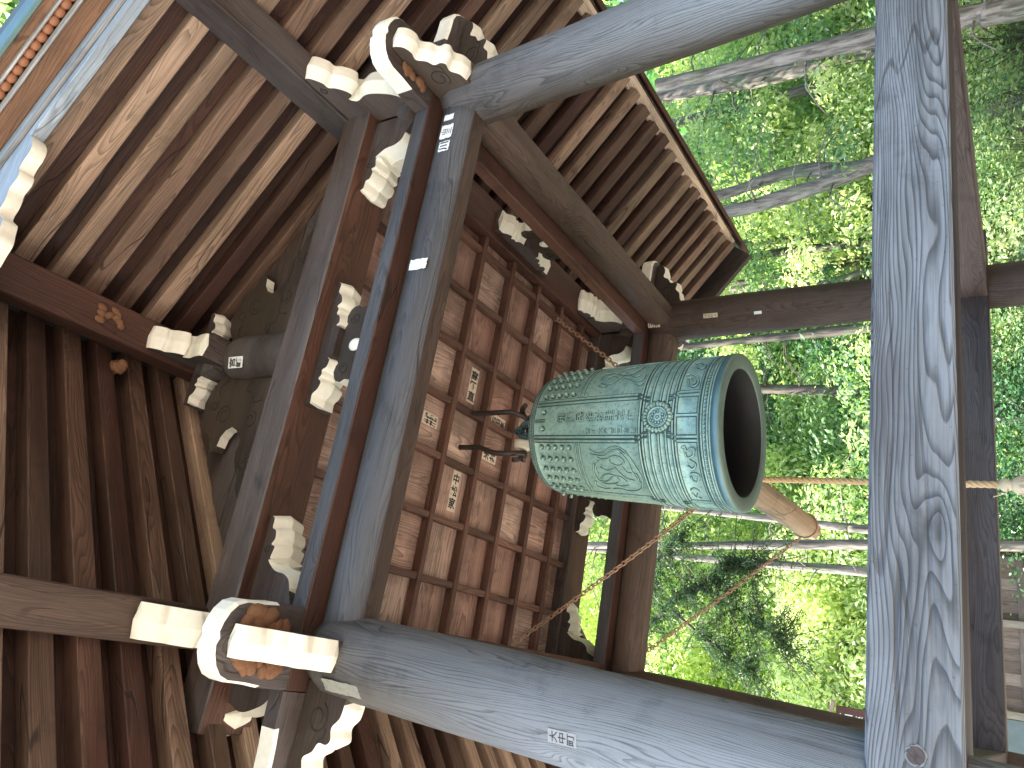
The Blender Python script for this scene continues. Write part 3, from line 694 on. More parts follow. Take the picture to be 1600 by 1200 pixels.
def vstrip(bm, a0, z0, z1, half=.0055, h=.006):
    """raised vertical rib with dark gutters"""
    n = max(2, int(abs(z1-z0)/.03)); cols = [(-half-.006, .0012, 1), (-half-.0005, .0012, 0), (-half+.001, h, 0), (half-.001, h, 0), (half+.0005, .0012, 1), (half+.006, .0012, None)]
    rows = []
    for i in range(n+1):
        z = z0+(z1-z0)*i/n; r = rad_at(z)
        rows.append([bm.verts.new(cp(a0+math.degrees(o_/r), z, h_)) for o_, h_, _ in cols])
    for i in range(n):
        for j in range(5):
            f = bm.faces.new((rows[i][j], rows[i][j+1], rows[i+1][j+1], rows[i+1][j])); f.material_index = 1 if j in (0, 4) else 0
bmr = bmesh.new()
CR = [-95.5+90*q for q in range(4)]
for c0 in CR:
    for s_ in (-1, 1):
        for off in (15.2, 18.4):
            vstrip(bmr, c0+s_*off, -.155, -.800)
        for off in (15.2, 18.0): vstrip(bmr, c0+s_*off, -1.015, -1.128)
    vstrip(bmr, c0, -1.015, -1.128); vstrip(bmr, c0, -.155, -.225, .003)
for c0 in CR:                      # the double rib under every field of knobs
    for z in (-.428, -.452):
        P = [(c0-19.5-k_*2.5, z, 0) for k_ in range(21)]
        tube(bmr, [cp(a_, z, .0008) for a_, z, _ in P], .0065, 4, 1); tube(bmr, [cp(a_, z, .003) for a_, z, _ in P], .0045, 5, 0)
bmesh.ops.recalc_face_normals(bmr, faces=list(bmr.faces))
place('raised_band', bm_mesh('raised_band', bmr, BM[:2]), BL)
# frame of the striking seat: double line bulging round the lotus
def surf_tube(bm, pts, r, dark=.0, h=.003, n=3, seg=5):
    P = smooth_pts([v3(a_, z, 0) for a_, z in pts], n)
    if dark: tube(bm, [cp(q.x, q.y, .0006) for q in P], r+dark, 6, 1)
    tube(bm, [cp(q.x, q.y, h) for q in P], r, seg, 0)
bmf = bmesh.new()
for c0 in CR:
    for s_ in (-1, 1):
        for t_ in (1, -1):
            for off, e in ((15.2, 0), (18.4, .02)):
                za, zb_ = (-.79, -.84) if t_ > 0 else (-1.02, -.985)
                zc_ = -.915
                surf_tube(bmf, [(c0+s_*off, za), (c0+s_*(off-.5), za+(zb_-za)*.4), (c0+s_*(off-2.5), za+(zb_-za)*.8), (c0+s_*(off-3.4), zb_+(-.02 if t_ > 0 else .02))], .0045, .003)
place('seat_frame', bm_mesh('seat_frame', bmf, BM[:2]), BL)
# lotus seats
def lotus():
    bm = bmesh.new(); seg = 36; rr = .083
    def ringf(r, h, n=seg, wob=0): return [bm.verts.new((r*(1+wob*math.cos(18*2*math.pi*j/n))*math.cos(2*math.pi*j/n), r*(1+wob*math.cos(18*2*math.pi*j/n))*math.sin(2*math.pi*j/n), h)) for j in range(n)]
    n = 144; L_ = [(rr+.004, .0, 1), (rr, .006, 1), (rr*.93, .013, 0), (rr*.80, .011, 0), (rr*.70, .008, 1), (rr*.66, .008, 1), (rr*.64, .014, 0), (rr*.56, .014, 0), (rr*.53, .009, 1), (rr*.50, .0085, 0)]
    rg = [ringf(r, h, n, .05 if i < 4 else 0) for i, (r, h, m) in enumerate(L_)]
    for i in range(len(L_)-1):
        for j in range(n):
            f = bm.faces.new((rg[i][j], rg[i][(j+1) % n], rg[i+1][(j+1) % n], rg[i+1][j])); f.material_index = L_[i][2]; f.smooth = True
    bm.faces.new(rg[-1])
    for k_ in range(24):   # petals
        a_ = 2*math.pi*k_/24; c_, s_ = math.cos(a_), math.sin(a_)
        tube(bm, [(c_*rr*.70, s_*rr*.70, .010), (c_*rr*.82, s_*rr*.82, .0165), (c_*rr*.97, s_*rr*.97, .010)], .0075, 6, 0, taper=lambda t: .5+1.0*math.sin(math.pi*min(t+.15, 1)))
    for k_ in range(11):
        a_ = 2*math.pi*k_/11 if k_ < 10 else 0; q = rr*.36 if k_ < 10 else 0
        tube(bm, [(q*math.cos(t)+0, q*math.sin(t), .010) for t in (0,)]*1+[(q*math.cos(a_)+.008*math.cos(u), q*math.sin(a_)+.008*math.sin(u), .0105) for u in np.linspace(0, 6.28, 9)][1:], .002, 4, 1) if 0 else tube(bm, [(q*math.cos(a_)+.008*math.cos(u), q*math.sin(a_)+.008*math.sin(u), .0095) for u in np.linspace(0, 5.6, 8)], .0022, 4, 1, closed=True)
    return bm_mesh('lotus_seat', bm, BM[:2])
LO = lotus()
for k_, c0 in enumerate(CR):
    if k_ in (0, 2):
        n_ = v3(math.cos(R(c0-.9)), math.sin(R(c0-.9)), 0); place('lotus_seat', LO, BL, frame(cp(c0-.9, -.917, .003), (0, 0, 1), n_) if 0 else Matrix(((-n_.y, 0, n_.x, cp(c0-.9, -.917).x), (n_.x, 0, n_.y, cp(c0-.9, -.917).y), (0, 1, 0, -.917), (0, 0, 0, 1))))
# nipples
def nip():
    bm = bmesh.new(); P = [(.0155, .0, 1), (.0125, .001, 1), (.0085, .003, 0), (.0075, .010, 0), (.0105, .015, 0), (.0105, .019, 0), (.006, .024, 0)]; rg = [[bm.verts.new((r*math.cos(2*math.pi*j/12), r*math.sin(2*math.pi*j/12), h)) for j in range(12)] for r, h, m in P]
    for i in range(len(P)-1):
        for j in range(12):
            f = bm.faces.new((rg[i][j], rg[i][(j+1) % 12], rg[i+1][(j+1) % 12], rg[i+1][j])); f.material_index = P[i][2]; f.smooth = True
    bm.faces.new(rg[-1]); return bm_mesh('knob', bm, BM[:2])
NP = nip()
def at_surf(a_, z, dr=.0):
    n_ = v3(math.cos(R(a_)), math.sin(R(a_)), .08 if z < -.3 else .12).normalized(); x_ = v3(-math.sin(R(a_)), math.cos(R(a_)), 0); y_ = n_.cross(x_); c_ = cp(a_, z, dr)
    return Matrix(((x_.x, y_.x, n_.x, c_.x), (x_.y, y_.y, n_.y, c_.y), (x_.z, y_.z, n_.z, c_.z), (0, 0, 0, 1)))
for c0 in CR:
    for i in range(5):
        for j in range(5): place('bell_knob', NP, BL, at_surf(c0-24-i*10.6, -.203-j*.046))
    for s_ in (-1, 1): place('bell_knob', NP, BL, at_surf(c0+s_*7.5, -.215))
# dots rows: too many and too small to pick apart singly
bm = bmesh.new()
for zz, nn, rr in ((-1.161, 120, .0075), (-.124, 110, .006)):
    for k_ in range(nn):
        a_ = 360*k_/nn; m_ = at_surf(a_, zz)
        vs = [bm.verts.new(m_ @ v3(rr*math.cos(u), rr*.8*math.sin(u), .0008)) for u in np.linspace(0, 2*math.pi, 9)[:-1]]; f = bm.faces.new(vs); f.material_index = 1
        vs = [bm.verts.new(m_ @ v3(rr*.62*math.cos(u)+.001, rr*.55*math.sin(u)+.001, .0022)) for u in np.linspace(0, 2*math.pi, 7)[:-1]]; bm.faces.new(vs)
o = place('bead_row', bm_mesh('bead_row', bm, BM[:2]), BL); o['kind'] = 'stuff'
# reliefs
REL = {'A': [[(-120.6, -.515), (-123.9, -.55), (-123.2, -.598), (-119.3, -.639), (-118.3, -.681), (-121.2, -.72), (-127, -.751), (-135.1, -.776), (-143.9, -.793), (-152.3, -.78), (-158, -.746), (-160, -.683), (-158, -.634), (-159, -.593)],
 [(-124.6, -.516), (-125.9, -.558), (-125.8, -.605), (-121.9, -.646), (-120.6, -.693), (-124.4, -.726)], [(-132.8, -.529), (-138.7, -.514), (-145, -.516), (-150.1, -.533), (-149.8, -.582), (-144.6, -.622), (-144.4, -.669), (-149.2, -.696)],
 [(-129.9, -.562), (-135.7, -.534), (-143.3, -.534)], [(-148.2, -.547), (-143.1, -.577), (-142.9, -.625), (-147.7, -.652), (-151.3, -.635), (-153.6, -.573), (-151.9, -.539)],
 [(-127.1, -.631), (-125.8, -.661), (-127.1, -.696), (-131.1, -.71), (-133.9, -.678), (-132.6, -.638), (-129.2, -.624), (-127.1, -.631)], [(-132.5, -.689), (-139.6, -.715), (-140.9, -.767), (-148.9, -.77)],
 [(-135.4, -.648), (-141.2, -.675), (-145.8, -.703), (-147.3, -.746)], [(-158, -.507), (-160, -.536), (-159, -.573)], [(-150.2, -.504), (-156.1, -.494), (-159, -.507)], [(-125.5, -.54), (-129, -.575), (-128, -.62)], [(-136, -.56), (-139, -.60), (-137, -.64)],
 [(-123, -.70), (-130, -.735), (-138, -.745), (-146, -.765)], [(-152, -.60), (-155, -.65), (-153, -.70)]],
 'B': [[(-56.6, -.519), (-49, -.528), (-47, -.581), (-52.4, -.654), (-51.9, -.709), (-46.7, -.734), (-39.7, -.744)], [(-61.1, -.54), (-63.7, -.595), (-59, -.632), (-53.7, -.657)], [(-56, -.653), (-58.7, -.697), (-63.4, -.754), (-61.8, -.787), (-55.5, -.792)], [(-48.4, -.662), (-57, -.731), (-55.2, -.764)], [(-64, -.527), (-66.3, -.571), (-62.6, -.582)], [(-65.2, -.748), (-68.1, -.781), (-65.7, -.799)], [(-50, -.60), (-42, -.64), (-38, -.70)], [(-55, -.56), (-52, -.60), (-56, -.63)]],
 'K': [[(-118.8, -1.042), (-117.6, -1.059), (-121, -1.065), (-118.7, -1.091), (-119.9, -1.107), (-124.5, -1.095), (-125.7, -1.069)], [(-119.9, -1.057), (-124.5, -1.062), (-128.1, -1.083), (-130.5, -1.105), (-134.3, -1.084), (-131.8, -1.062)], [(-138.2, -1.07), (-137.5, -1.088), (-139.4, -1.11), (-145.1, -1.092), (-143.7, -1.07), (-140.2, -1.067)], [(-153.3, -1.044), (-151.5, -1.065), (-154.8, -1.083), (-160.6, -1.063), (-163, -1.079)], [(-156.8, -1.045), (-160.9, -1.049), (-163.5, -1.065)]],
 'M': [[(-61.8, -1.031), (-60.2, -1.053), (-64.2, -1.094), (-70.7, -1.108), (-73.5, -1.091), (-71.8, -1.064), (-66.2, -1.047)], [(-65.4, -1.046), (-64.8, -1.07), (-69.1, -1.093), (-71.2, -1.08)], [(-46.5, -1.052), (-43.9, -1.072), (-50.3, -1.111), (-54.8, -1.103), (-52.1, -1.072)]]}
for key, lab in (('A', 'raised relief of a flying figure with long looping ribbons'), ('B', 'raised relief of a second flying figure'), ('K', 'raised scrolling flower relief'), ('M', 'raised small flower relief')):
    bm = bmesh.new()
    for st in REL[key]: surf_tube(bm, st, .0034 if key in 'AB' else .005, .0018, .0042)
    place('relief', bm_mesh('relief', bm, BM[:2]), BL, label=lab)
# inscription
def bell_text(text, ac, z0, z1, size, name):
    V, Fc, I = [], [], []; n = len(text)
    for i, ch in enumerate(text):
        zc_ = z0+(z1-z0)*(i+.5)/n
        for bold, dr, mi in ((.062, .0012, 1), (.008, .0060, 0)):
            def fn(x, y, zc_=zc_, dr=dr):
                z = zc_+y*size*.92; a_ = ac+math.degrees(x*size/rad_at(zc_)); return tuple(cp(a_, z, dr))
            add_glyph(V, Fc, I, ch, fn, mi, bold)
    me = mesh(name, V, Fc, BM[:2], I); place(name, me, BL)
bell_text('飛驒民俗村里之鐘', -93.5, -.305, -.79, .064, 'inscription')
bell_text('高野大平吉三郎書', -105.6, -.49, -.80, .034, 'signature_line')
# dragon crown
bm = bmesh.new()
for sg in (-1, 1):
    tube(bm, smooth_pts([(sg*.03, .115, -.05), (sg*.045, .112, .02), (sg*.02, .085, .09), (0, .04, .145), (0, 0, .16), (0, -.04, .145), (sg*-.02, -.085, .09), (sg*-.045, -.112, .02), (sg*-.03, -.115, -.05)], 4), .032, 10, 0, taper=lambda t: .9+.18*math.sin(9*math.pi*t))
    bmesh.ops.create_icosphere(bm, subdivisions=2, radius=.052, matrix=Matrix.Translation((0, sg*.115, -.005)) @ Matrix.Diagonal((1, 1.2, .95, 1)))
    for e in (-1, 1):
        tube(bm, smooth_pts([(e*.03, sg*.10, .03), (e*.05, sg*.06, .075), (e*.035, sg*.03, .10)], 3), .011, 6, 0, taper=lambda t: 1-.7*t)
        tube(bm, smooth_pts([(e*.03, sg*.15, -.01), (e*.055, sg*.175, .0), (e*.06, sg*.165, .035)], 3), .009, 6, 1, taper=lambda t: 1-.7*t)
for k_ in range(12): tube(bm, [(math.cos(k_*.52)*.03, -.11+k_*.02, .14-abs(k_-6)*.018), (math.cos(k_*.52)*.035, -.11+k_*.02, .175-abs(k_-6)*.018)], .008, 5, 1)
CRW = bm_mesh('dragon_crown', bm, [BM[4], BM[1]], True)
place('dragon_crown', CRW, BL, Matrix.Translation((.02, 0, -.01)) @ Matrix.Rotation(R(90), 4, 'Z') @ Matrix.Diagonal((1.05, .55, 1.15, 1)))
bm = bmesh.new(); bmesh.ops.create_cube(bm, size=1); bmesh.ops.subdivide_edges(bm, edges=list(bm.edges), cuts=3, use_grid_fill=True)
for v_ in bm.verts: v_.co += v3(*(rp.uniform(-.05, .05) for _ in range(3))); v_.co = v_.co*(1-.18*(v_.co.length-.6))
bmesh.ops.scale(bm, vec=(.055, .07, .125), verts=bm.verts)
WDG = tag(place('packing_wedge', bm_mesh('packing_wedge', bm, [M['root']], True), None, Matrix.Translation((-.075, -.02, .095)) @ Matrix.Rotation(R(8), 4, 'X')), 'pale weathered packing piece wedged in the crown of the bell', 'wedge')
# hooks
for k_, (x0, x1, lab) in enumerate(((.105, .10, 'right one of two black iron hooks above the bell, nearer the right post'), (-.122, -.142, 'left one of two black iron hooks, its tip beside the pale wedge'))):
    bm = bmesh.new(); sg = -1 if k_ else 1
    yh = -.11
    tube(bm, smooth_pts([(x0, yh-.02, .56), (x0, yh-.02, .45), (x0, yh-.015, .36), (x1+sg*.008, yh-.01, .27), (x1+sg*.012, yh, .19), (x1+sg*.0, yh+.03, .13), (x1-sg*.012, yh+.075, .095), (x1-sg*.005, yh+.12, .115), (x1+sg*.02, yh+.10, .15), (x1+sg*.04, yh+.04, .13), (x1+sg*.05, yh-.01, .08)], 5), .0165, 10, 0)
    tag(place('iron_hook', bm_mesh('iron_hook', bm, [M['iron']])), lab, 'hook', 'iron hooks holding the bell')
# hanging bar through the crown between the hooks
bm = bmesh.new(); tube(bm, [(-.17, .01, .115), (.13, .01, .115)], .015, 8, 0)
tag(place('hanging_bar', bm_mesh('bar', bm, [M['iron']])), 'short black iron bar through the bell crown', 'bar')

# ================================================================== STRIKER, CHAINS, ROPE
p0, p1 = v3(-.025, .52, -.917), v3(.118, 3.03, -.917); la = p1-p0; LL = la.length
bm = bmesh.new(); rgs = []; N = 16
secs = [(0, .088), (.02, .090), (.3, .092), (LL*.7, .097), (LL-.30, .095), (LL-.29, .090), (LL-.27, .090), (LL-.255, .082), (LL-.02, .074), (LL, .060)]
for i, (x, r) in enumerate(secs):
    oct_ = i >= 7; rg = []
    for j in range(N):
        t = 2*math.pi*j/N; rr = r
        if oct_: q = (t+math.pi/8) % (math.pi/4)-math.pi/8; rr = r/math.cos(q)*.96
        rg.append(bm.verts.new((x, rr*math.cos(t), rr*math.sin(t))))
    rgs.append(rg)
for i in range(len(rgs)-1):
    for j in range(N):
        f = bm.faces.new((rgs[i][j], rgs[i][(j+1) % N], rgs[i+1][(j+1) % N], rgs[i+1][j])); f.smooth = i < 6
bm.faces.new(rgs[0]); bm.faces.new(rgs[-1][::-1]); bmesh.ops.recalc_face_normals(bm, faces=list(bm.faces))
LG = empty('bell_striker', p0, 'pale wooden striking log slung level behind the bell', 'striker')
place('striker_log', bm_mesh('striker_log', bm, [M['log']]), LG, frame(p0, la))
for x in (.22, LL-.28):
    bm = bmesh.new(); tube(bm, [(x, .099*math.cos(t), .099*math.sin(t)) for t in np.linspace(0, 2*math.pi, 25)[:-1]], .010, 6, 0, closed=True)
    place('iron_band', bm_mesh('iron_band', bm, [M['chain']]), LG, frame(p0, la))
def chain(a_, b_, label, link=.046, sag=.02):
    a_, b_ = Vector(a_), Vector(b_); d = b_-a_; n = int(d.length/(link*.74)); bm = bmesh.new()
    for k_ in range(n):
        t = (k_+.5)/n; c_ = a_+d*t+v3(0, 0, -sag*4*t*(1-t)); x_ = d.normalized(); y_ = x_.orthogonal().normalized(); z_ = x_.cross(y_)
        if k_ % 2: y_, z_ = z_, -y_
        y2 = (y_*math.cos(.5)+z_*math.sin(.5))
        pts = [c_+x_*(link/2*math.cos(u))*1.05+y2*(link*.30*math.sin(u)) for u in np.linspace(0, 2*math.pi, 11)[:-1]]
        tube(bm, pts, .0050, 5, 0, closed=True)
    for e in (a_,):
        tube(bm, [e+v3(.018*math.cos(u), 0, .018*math.sin(u)+.01) for u in np.linspace(0, 2*math.pi, 13)[:-1]], .004, 6, 0, closed=True)
    return tag(place('chain', bm_mesh('chain', bm, [M['chain']])), label, 'chain', 'chains slinging the striking log')
up = lambda x: p0+la.normalized()*x
chain((-1.19, .80, .45), up(.22)+v3(-.10, 0, .04), 'rusty chain crossing in front of the rear head beam towards the bell')
chain((1.14, .66, .45), up(.22)+v3(.10, 0, .04), 'thin chain from the ceiling edge hook to the right shoulder of the bell')
chain((-1.4, 2.38, .58), up(LL-.28)+v3(-.10, 0, .03), 'rusty chain against the foliage, tied to the far end of the striking log')
chain((1.4, 2.38, .58), up(LL-.28)+v3(.10, 0, .03), 'chain slinging the far end of the log from the right, behind the bell')
def rope():
    bm = bmesh.new(); x0, y0, z0, z1 = .0, .93, -1.02, -2.34; r = .0105
    for s_ in range(3):
        pts = []
        for i in range(150):
            z = z0+(z1-z0)*i/149; a_ = z*62+s_*2.094; pts.append((x0+.0105*math.cos(a_), y0+.0105*math.sin(a_), z))
        tube(bm, pts, r, 6, 0)
    me = bm_mesh('rope', bm, [M['rope']])
    E_ = empty('pull_rope', (x0, y0, z1), 'twisted tan rope with tassel hanging from the striking log behind the front beam', 'rope')
    place('twisted_rope', me, E_)
    bm = bmesh.new(); P = [(.0, z1+.012), (.018, z1+.008), (.036, z1-.010), (.038, z1-.028), (.026, z1-.042), (.028, z1-.05), (.045, z1-.075), (.058, z1-.13), (.066, z1-.22), (.070, z1-.33)]
    rg = [[bm.verts.new((x0+r_*math.cos(2*math.pi*j/36)*(1+(.07*math.cos(9*2*math.pi*j/36+i) if i > 4 else 0)), y0+r_*math.sin(2*math.pi*j/36), z)) for j in range(36)] for i, (r_, z) in enumerate(P)]
    for i in range(len(P)-1):
        for j in range(36): bm.faces.new((rg[i][j], rg[i+1][j], rg[i+1][(j+1) % 36], rg[i][(j+1) % 36])).smooth = True
    for k_ in range(90):
        a_ = rp.uniform(0, 6.28); q = rp.uniform(.8, 1.12); e = rp.uniform(.0, .05)
        tube(bm, [(x0+.027*math.cos(a_), y0+.027*math.sin(a_), z1-.05), (x0+.050*q*math.cos(a_), y0+.050*q*math.sin(a_), z1-.10), (x0+(.066*q+e*.4)*math.cos(a_+.1), y0+(.066*q+e*.4)*math.sin(a_+.1), z1-.25), (x0+(.07*q+e*.5)*math.cos(a_+.1), y0+(.07*q+e*.5)*math.sin(a_+.1), z1-.36-e)], .0022, 4, 0)
    tube(bm, smooth_pts([(x0-.03, y0-.02, z1-.035), (x0-.055, y0-.03, z1-.02), (x0-.075, y0-.03, z1+.035)], 3), .003, 4, 0)
    place('tassel', bm_mesh('tassel', bm, [M['tassel']]), E_)
rope()

# ================================================================== PAPER STICKERS
def sticker(origin, right, up_, W, H, text, label, paper='paper', ink='ink', cols=1, torn=False, small='', group=None, bold=.03):
    right = Vector(right).normalized(); up_ = Vector(up_).normalized(); n_ = right.cross(up_); o_ = Vector(origin)+n_*.0015
    V, Fc, I = [], [], []
    rs = random.Random(hash(label) % 9999 if 0 else len(label)*7+len(text))
    nseg = 10; edge = []
    def ed(u, v_):
        j = .0 if not torn else rs.uniform(-.10, .10)
        return (u*(1+j), v_*(1+(rs.uniform(-.06, .06) if torn else 0)))
    for i in range(nseg): edge.append(ed(-.5+i/nseg, -.5))
    for i in range(nseg): edge.append(ed(.5, -.5+i/nseg))
    for i in range(nseg): edge.append(ed(.5-i/nseg, .5))
    for i in range(nseg): edge.append(ed(-.5, .5-i/nseg))
    for u, v_ in edge: V.append(tuple(o_+right*u*W+up_*v_*H))
    V.append(tuple(o_)); c_ = len(V)-1
    for i in range(len(edge)): Fc.append((i, (i+1) % len(edge), c_)); I.append(0)
    if text:
        per = math.ceil(len(text)/cols); ch = H*.90/per; cw = W*.92/cols; sz = min(ch, cw*1.15)
        for i, t in enumerate(text):
            cidx, ridx = divmod(i, per); px_ = W*.46-cw*(cidx+.5); py_ = H*.45-ch*(ridx+.5)
            add_glyph(V, Fc, I, t, lambda x, y, px_=px_, py_=py_: tuple(o_+n_*.0008+right*(px_+x*min(cw, sz*1.2))+up_*(py_+y*ch*.98)), 1, bold)
    me = mesh('paper_sticker', V, Fc, [M[paper], M[ink]], I)
    return tag(place('paper_sticker', me), label, 'sticker', group)
DN = v3(0, 0, -1); G = 'pilgrim stickers on the timber'; zc_ = ZP+.0015
sticker((.298, -.120, zc_), (0, 1, 0), (1, 0, 0), .085, .235, '高野直', 'long narrow sticker with three dense black characters, highest on the ceiling, right of the hooks', group=G)
sticker((-.398, -.105, zc_), (0, 1, 0), (1, 0, 0), .078, .255, '中松家', 'long cream sticker reading 中松家 on the ceiling, left of the hooks', group=G)
sticker((-.052, -.460, zc_), (1, 0, 0), (0, -1, 0), .075, .145, '講井', 'squarish sticker with blocky characters on the ceiling next to the front beam', cols=2, group=G)
sticker((.160, .225, zc_), (1, 0, 0), (0, -1, 0), .09, .17, '石田家', 'ceiling sticker partly behind the right iron hook', cols=1, group=G)
sticker((-.078, .194, zc_), (1, 0, 0), (0, -1, 0), .085, .16, '米井', 'ceiling sticker partly behind the left iron hook', group=G)
yb = -B_-.0895
sticker((.362, yb, -.105), (1, 0, 0), (0, 0, 1), .055, .105, '', 'torn pale blank paper scrap halfway along the front head beam', 'paper_white', torn=True, group=G)
for (x, z, w_, h_) in ((1.215, -.085, .035, .06),):
    sticker((x, yb, z), (1, 0, 0), (0, 0, 1), w_, h_, '', 'small torn white paper scrap nearest the right front post on the front head beam', 'paper_white', torn=True, group=G)
sticker((1.125, yb, -.09), (1, 0, 0), (0, 0, 1), .085, .075, '山三', 'ragged white paper patch with black strokes on the front head beam near the right post', 'paper_white', torn=True, group=G)
sticker((1.035, yb, -.095), (1, 0, 0), (0, 0, 1), .06, .065, '川', 'ragged white paper patch, the one farther from the right post', 'paper_white', torn=True, group=G)
# on the drum strut
sticker((-.065, -1.385-.0925, 1.06), (1, -.25, 0), (0, 0, 1), .062, .12, '宮崎', 'sticker with two black characters on the drum shaped strut in the gable', 'paper_white', group=G)
# stickers on posts
def post_sticker(sx, sy, z, ang, W, H, text, label, **kw):
    cxx = sx*(A_+SL*(-.21-z)); cyy = sy*(B_+SL*(-.21-z)); d_ = v3(math.cos(R(ang)), math.sin(R(ang)), 0); t_ = v3(-d_.y, d_.x, 0)
    return sticker(v3(cxx, cyy, z)+d_*.1585, t_, (0, 0, 1), W, H, text, label, group=G, **kw)
post_sticker(1, 1, -.52, -112, .034, .11, '河北町人', 'small printed sticker on the rear right post', bold=0)
post_sticker(1, 1, -.87, -118, .022, .055, '', 'small plain white sticker on the rear right post', paper='paper_white')
post_sticker(1, 1, -.07, -118, .055, .10, '三宅', 'tattered grey sticker at the head of the rear right post', torn=True)
post_sticker(-1, -1, -1.245, -110, .042, .10, '大中町', 'faded sticker on the front left post', paper='faded', bold=.01)
post_sticker(-1, -1, -.245, -132, .06, .19, '', 'crusty pale lichen patch under the head of the front left post', paper='lichen', torn=True)

# ================================================================== MUD NESTS
def nest(name, c, n, spread, size, label, squash=(1, 1, .6)):
    bm = bmesh.new(); rs = random.Random(len(label))
    for k_ in range(n):
        p_ = v3(*(c[i]+rs.uniform(-spread[i], spread[i]) for i in range(3))); s_ = size*rs.uniform(.7, 1.3)
        m_ = Matrix.Translation(p_) @ Matrix.Rotation(rs.uniform(0, 6), 4, 'Z') @ Matrix.Diagonal((s_*1.5*squash[0], s_*squash[1], s_*squash[2], 1))
        r_ = bmesh.ops.create_icosphere(bm, subdivisions=2, radius=1, matrix=m_)
        for v_ in r_['verts']: v_.co += v3(*(rs.uniform(-.12, .12)*s_ for _ in range(3)))
    return tag(place('wasp_nest', bm_mesh('wasp_nest', bm, [M['nest']], True)), label, 'nest', 'mud wasp nests')
bmn = None
nest('n', (-1.335, -1.73, -.004), 14, (.05, .10, .003), .030, 'lumpy orange mud nest under the left front plate end, right of the white nosing')
nest('n', (-1.465, -1.74, -.004), 12, (.03, .10, .003), .028, 'flaky orange mud nest under the left front plate end, left of the white nosing')
nest('n', (1.315, -1.70, -.004), 16, (.010, .09, .003), .018, 'small row of mud cells under the right front plate end')
nest('n', (.01, -1.98, 1.474), 12, (.04, .06, .003), .018, 'flat mud nest on the underside of the ridge beam')
nest('n', (-.19, -1.80, 1.585), 14, (.02, .02, .03), .020, 'grey brown nest hanging on a left side rafter by the ridge')

# ================================================================== BACKGROUND STRUCTURES
SH = empty('wooden_shed', (-1.5, 10.2, -3.95), 'weathered board walled shed with pale posts, low behind the pavilion on the left', 'shed')
for k_ in range(14):
    x = -.86+k_*.17
    if x > 1.5: break
    beam('wall_board', (x+.08, 10.12+.01*(k_ % 2), -3.9), (x+.08, 10.12+.01*(k_ % 2), -1.2), .166, .02, M['shed'], SH, z=(0, 1, 0), bev=.002)
for x in (-.93, .33, 1.56): beam('corner_post', (x, 10.03, -3.95), (x, 10.03, -1.15), .10, .10, M['shedlight'], SH, z=(0, 1, 0))
beam('wall_rail', (-.88, 10.08, -2.33), (1.5, 10.08, -2.33), .03, .10, M['shed'], SH)
beam('red_post', (1.38, 9.99, -3.95), (1.38, 9.99, -1.15), .12, .12, M['dark_red'], SH, z=(0, 1, 0))
beam('wall_panel', (-4.2, 10.12, -2.5), (-.99, 10.12, -2.5), .06, 2.7, M['plaster'], SH, bev=0)
beam('shed_side', (1.6, 10.15, -2.5), (1.6, 14.2, -2.5), .06, 2.7, M['shed'], SH, bev=0)
beam('shed_roof', (-4.4, 12.1, -.96), (2.0, 12.1, -.96), 4.8, .14, M['roofing'], SH)
beam('wall_plate', (-4.2, 10.1, -1.09), (1.65, 10.1, -1.09), .14, .12, M['shed'], SH)
GPst = empty('gate_post', (2.95, 8.1, -3.95), 'square grey timber post with a pale side, standing in the leaves behind the rear beam', 'post')
beam('post_shaft', (2.93, 8.1, -3.95), (2.93, 8.1, -1.3), .24, .24, M['dark'], GPst, z=(0, 1, 0), faces={'-y': M['greydark']})
beam('post_cap', (2.78, 8.1, -1.26), (3.08, 8.1, -1.26), .32, .08, M['dark'], GPst)
beam('post_batten', (2.81, 8.0, -3.95), (2.81, 8.0, -1.31), .045, .045, M['shedlight'], GPst, z=(0, 1, 0))
SG = empty('hanging_sign', (-1.4, 6, -3.95), 'dark red notice board with white characters and a pale frame, beside the left post', 'sign')
beam('sign_board', (-2.05, 6.03, -1.0), (-1.22, 6.03, -1.0), .03, .86, M['signwood'], SG)
beam('sign_post', (-1.425, 5.98, -3.95), (-1.425, 5.98, -.24), .05, .05, M['shedlight'], SG, z=(0, 1, 0))
beam('sign_rail', (-1.42, 6.0, -.50), (-1.17, 6.0, -.545), .045, .045, M['shedlight'], SG)
V, Fc, I = [], [], []
for i, ch in enumerate('へ国英記'):
    add_glyph(V, Fc, I, ch, lambda x, y, i=i: (-1.335+x*.085, 6.012, -.60-i*.105+y*.085), 0, .02)
place('sign_lettering', mesh('sign_lettering', V, Fc, [M['white_ink']], I), SG)

# ================================================================== TREES
def trunk_mesh(pts, r0, r1, seed, mat, branches=0, seg=12):
    rs = random.Random(seed); bm = bmesh.new(); P = smooth_pts(pts, 6); n = len(P)
    tube(bm, P, r0, seg, 0, taper=lambda t: (1+(r1/r0-1)*t)*(1+.05*math.sin(t*23+seed)+.04*math.sin(t*51)))
    for v_ in bm.verts: v_.co += v3(rs.uniform(-1, 1), rs.uniform(-1, 1), 0)*r0*.05
    for k_ in range(branches):
        t = rs.uniform(.25, .9); p_ = P[int(t*(n-1))]; a_ = rs.uniform(0, 6.28); L = rs.uniform(.7, 2.0)*(1.2-t)
        tube(bm, smooth_pts([p_, p_+v3(math.cos(a_)*L*.5, math.sin(a_)*L*.5, .05), p_+v3(math.cos(a_)*L, math.sin(a_)*L, -.25*L)], 2), r0*.12, 5, 0, taper=lambda t: 1-.7*t)
    return bm_mesh('trunk', bm, [mat])
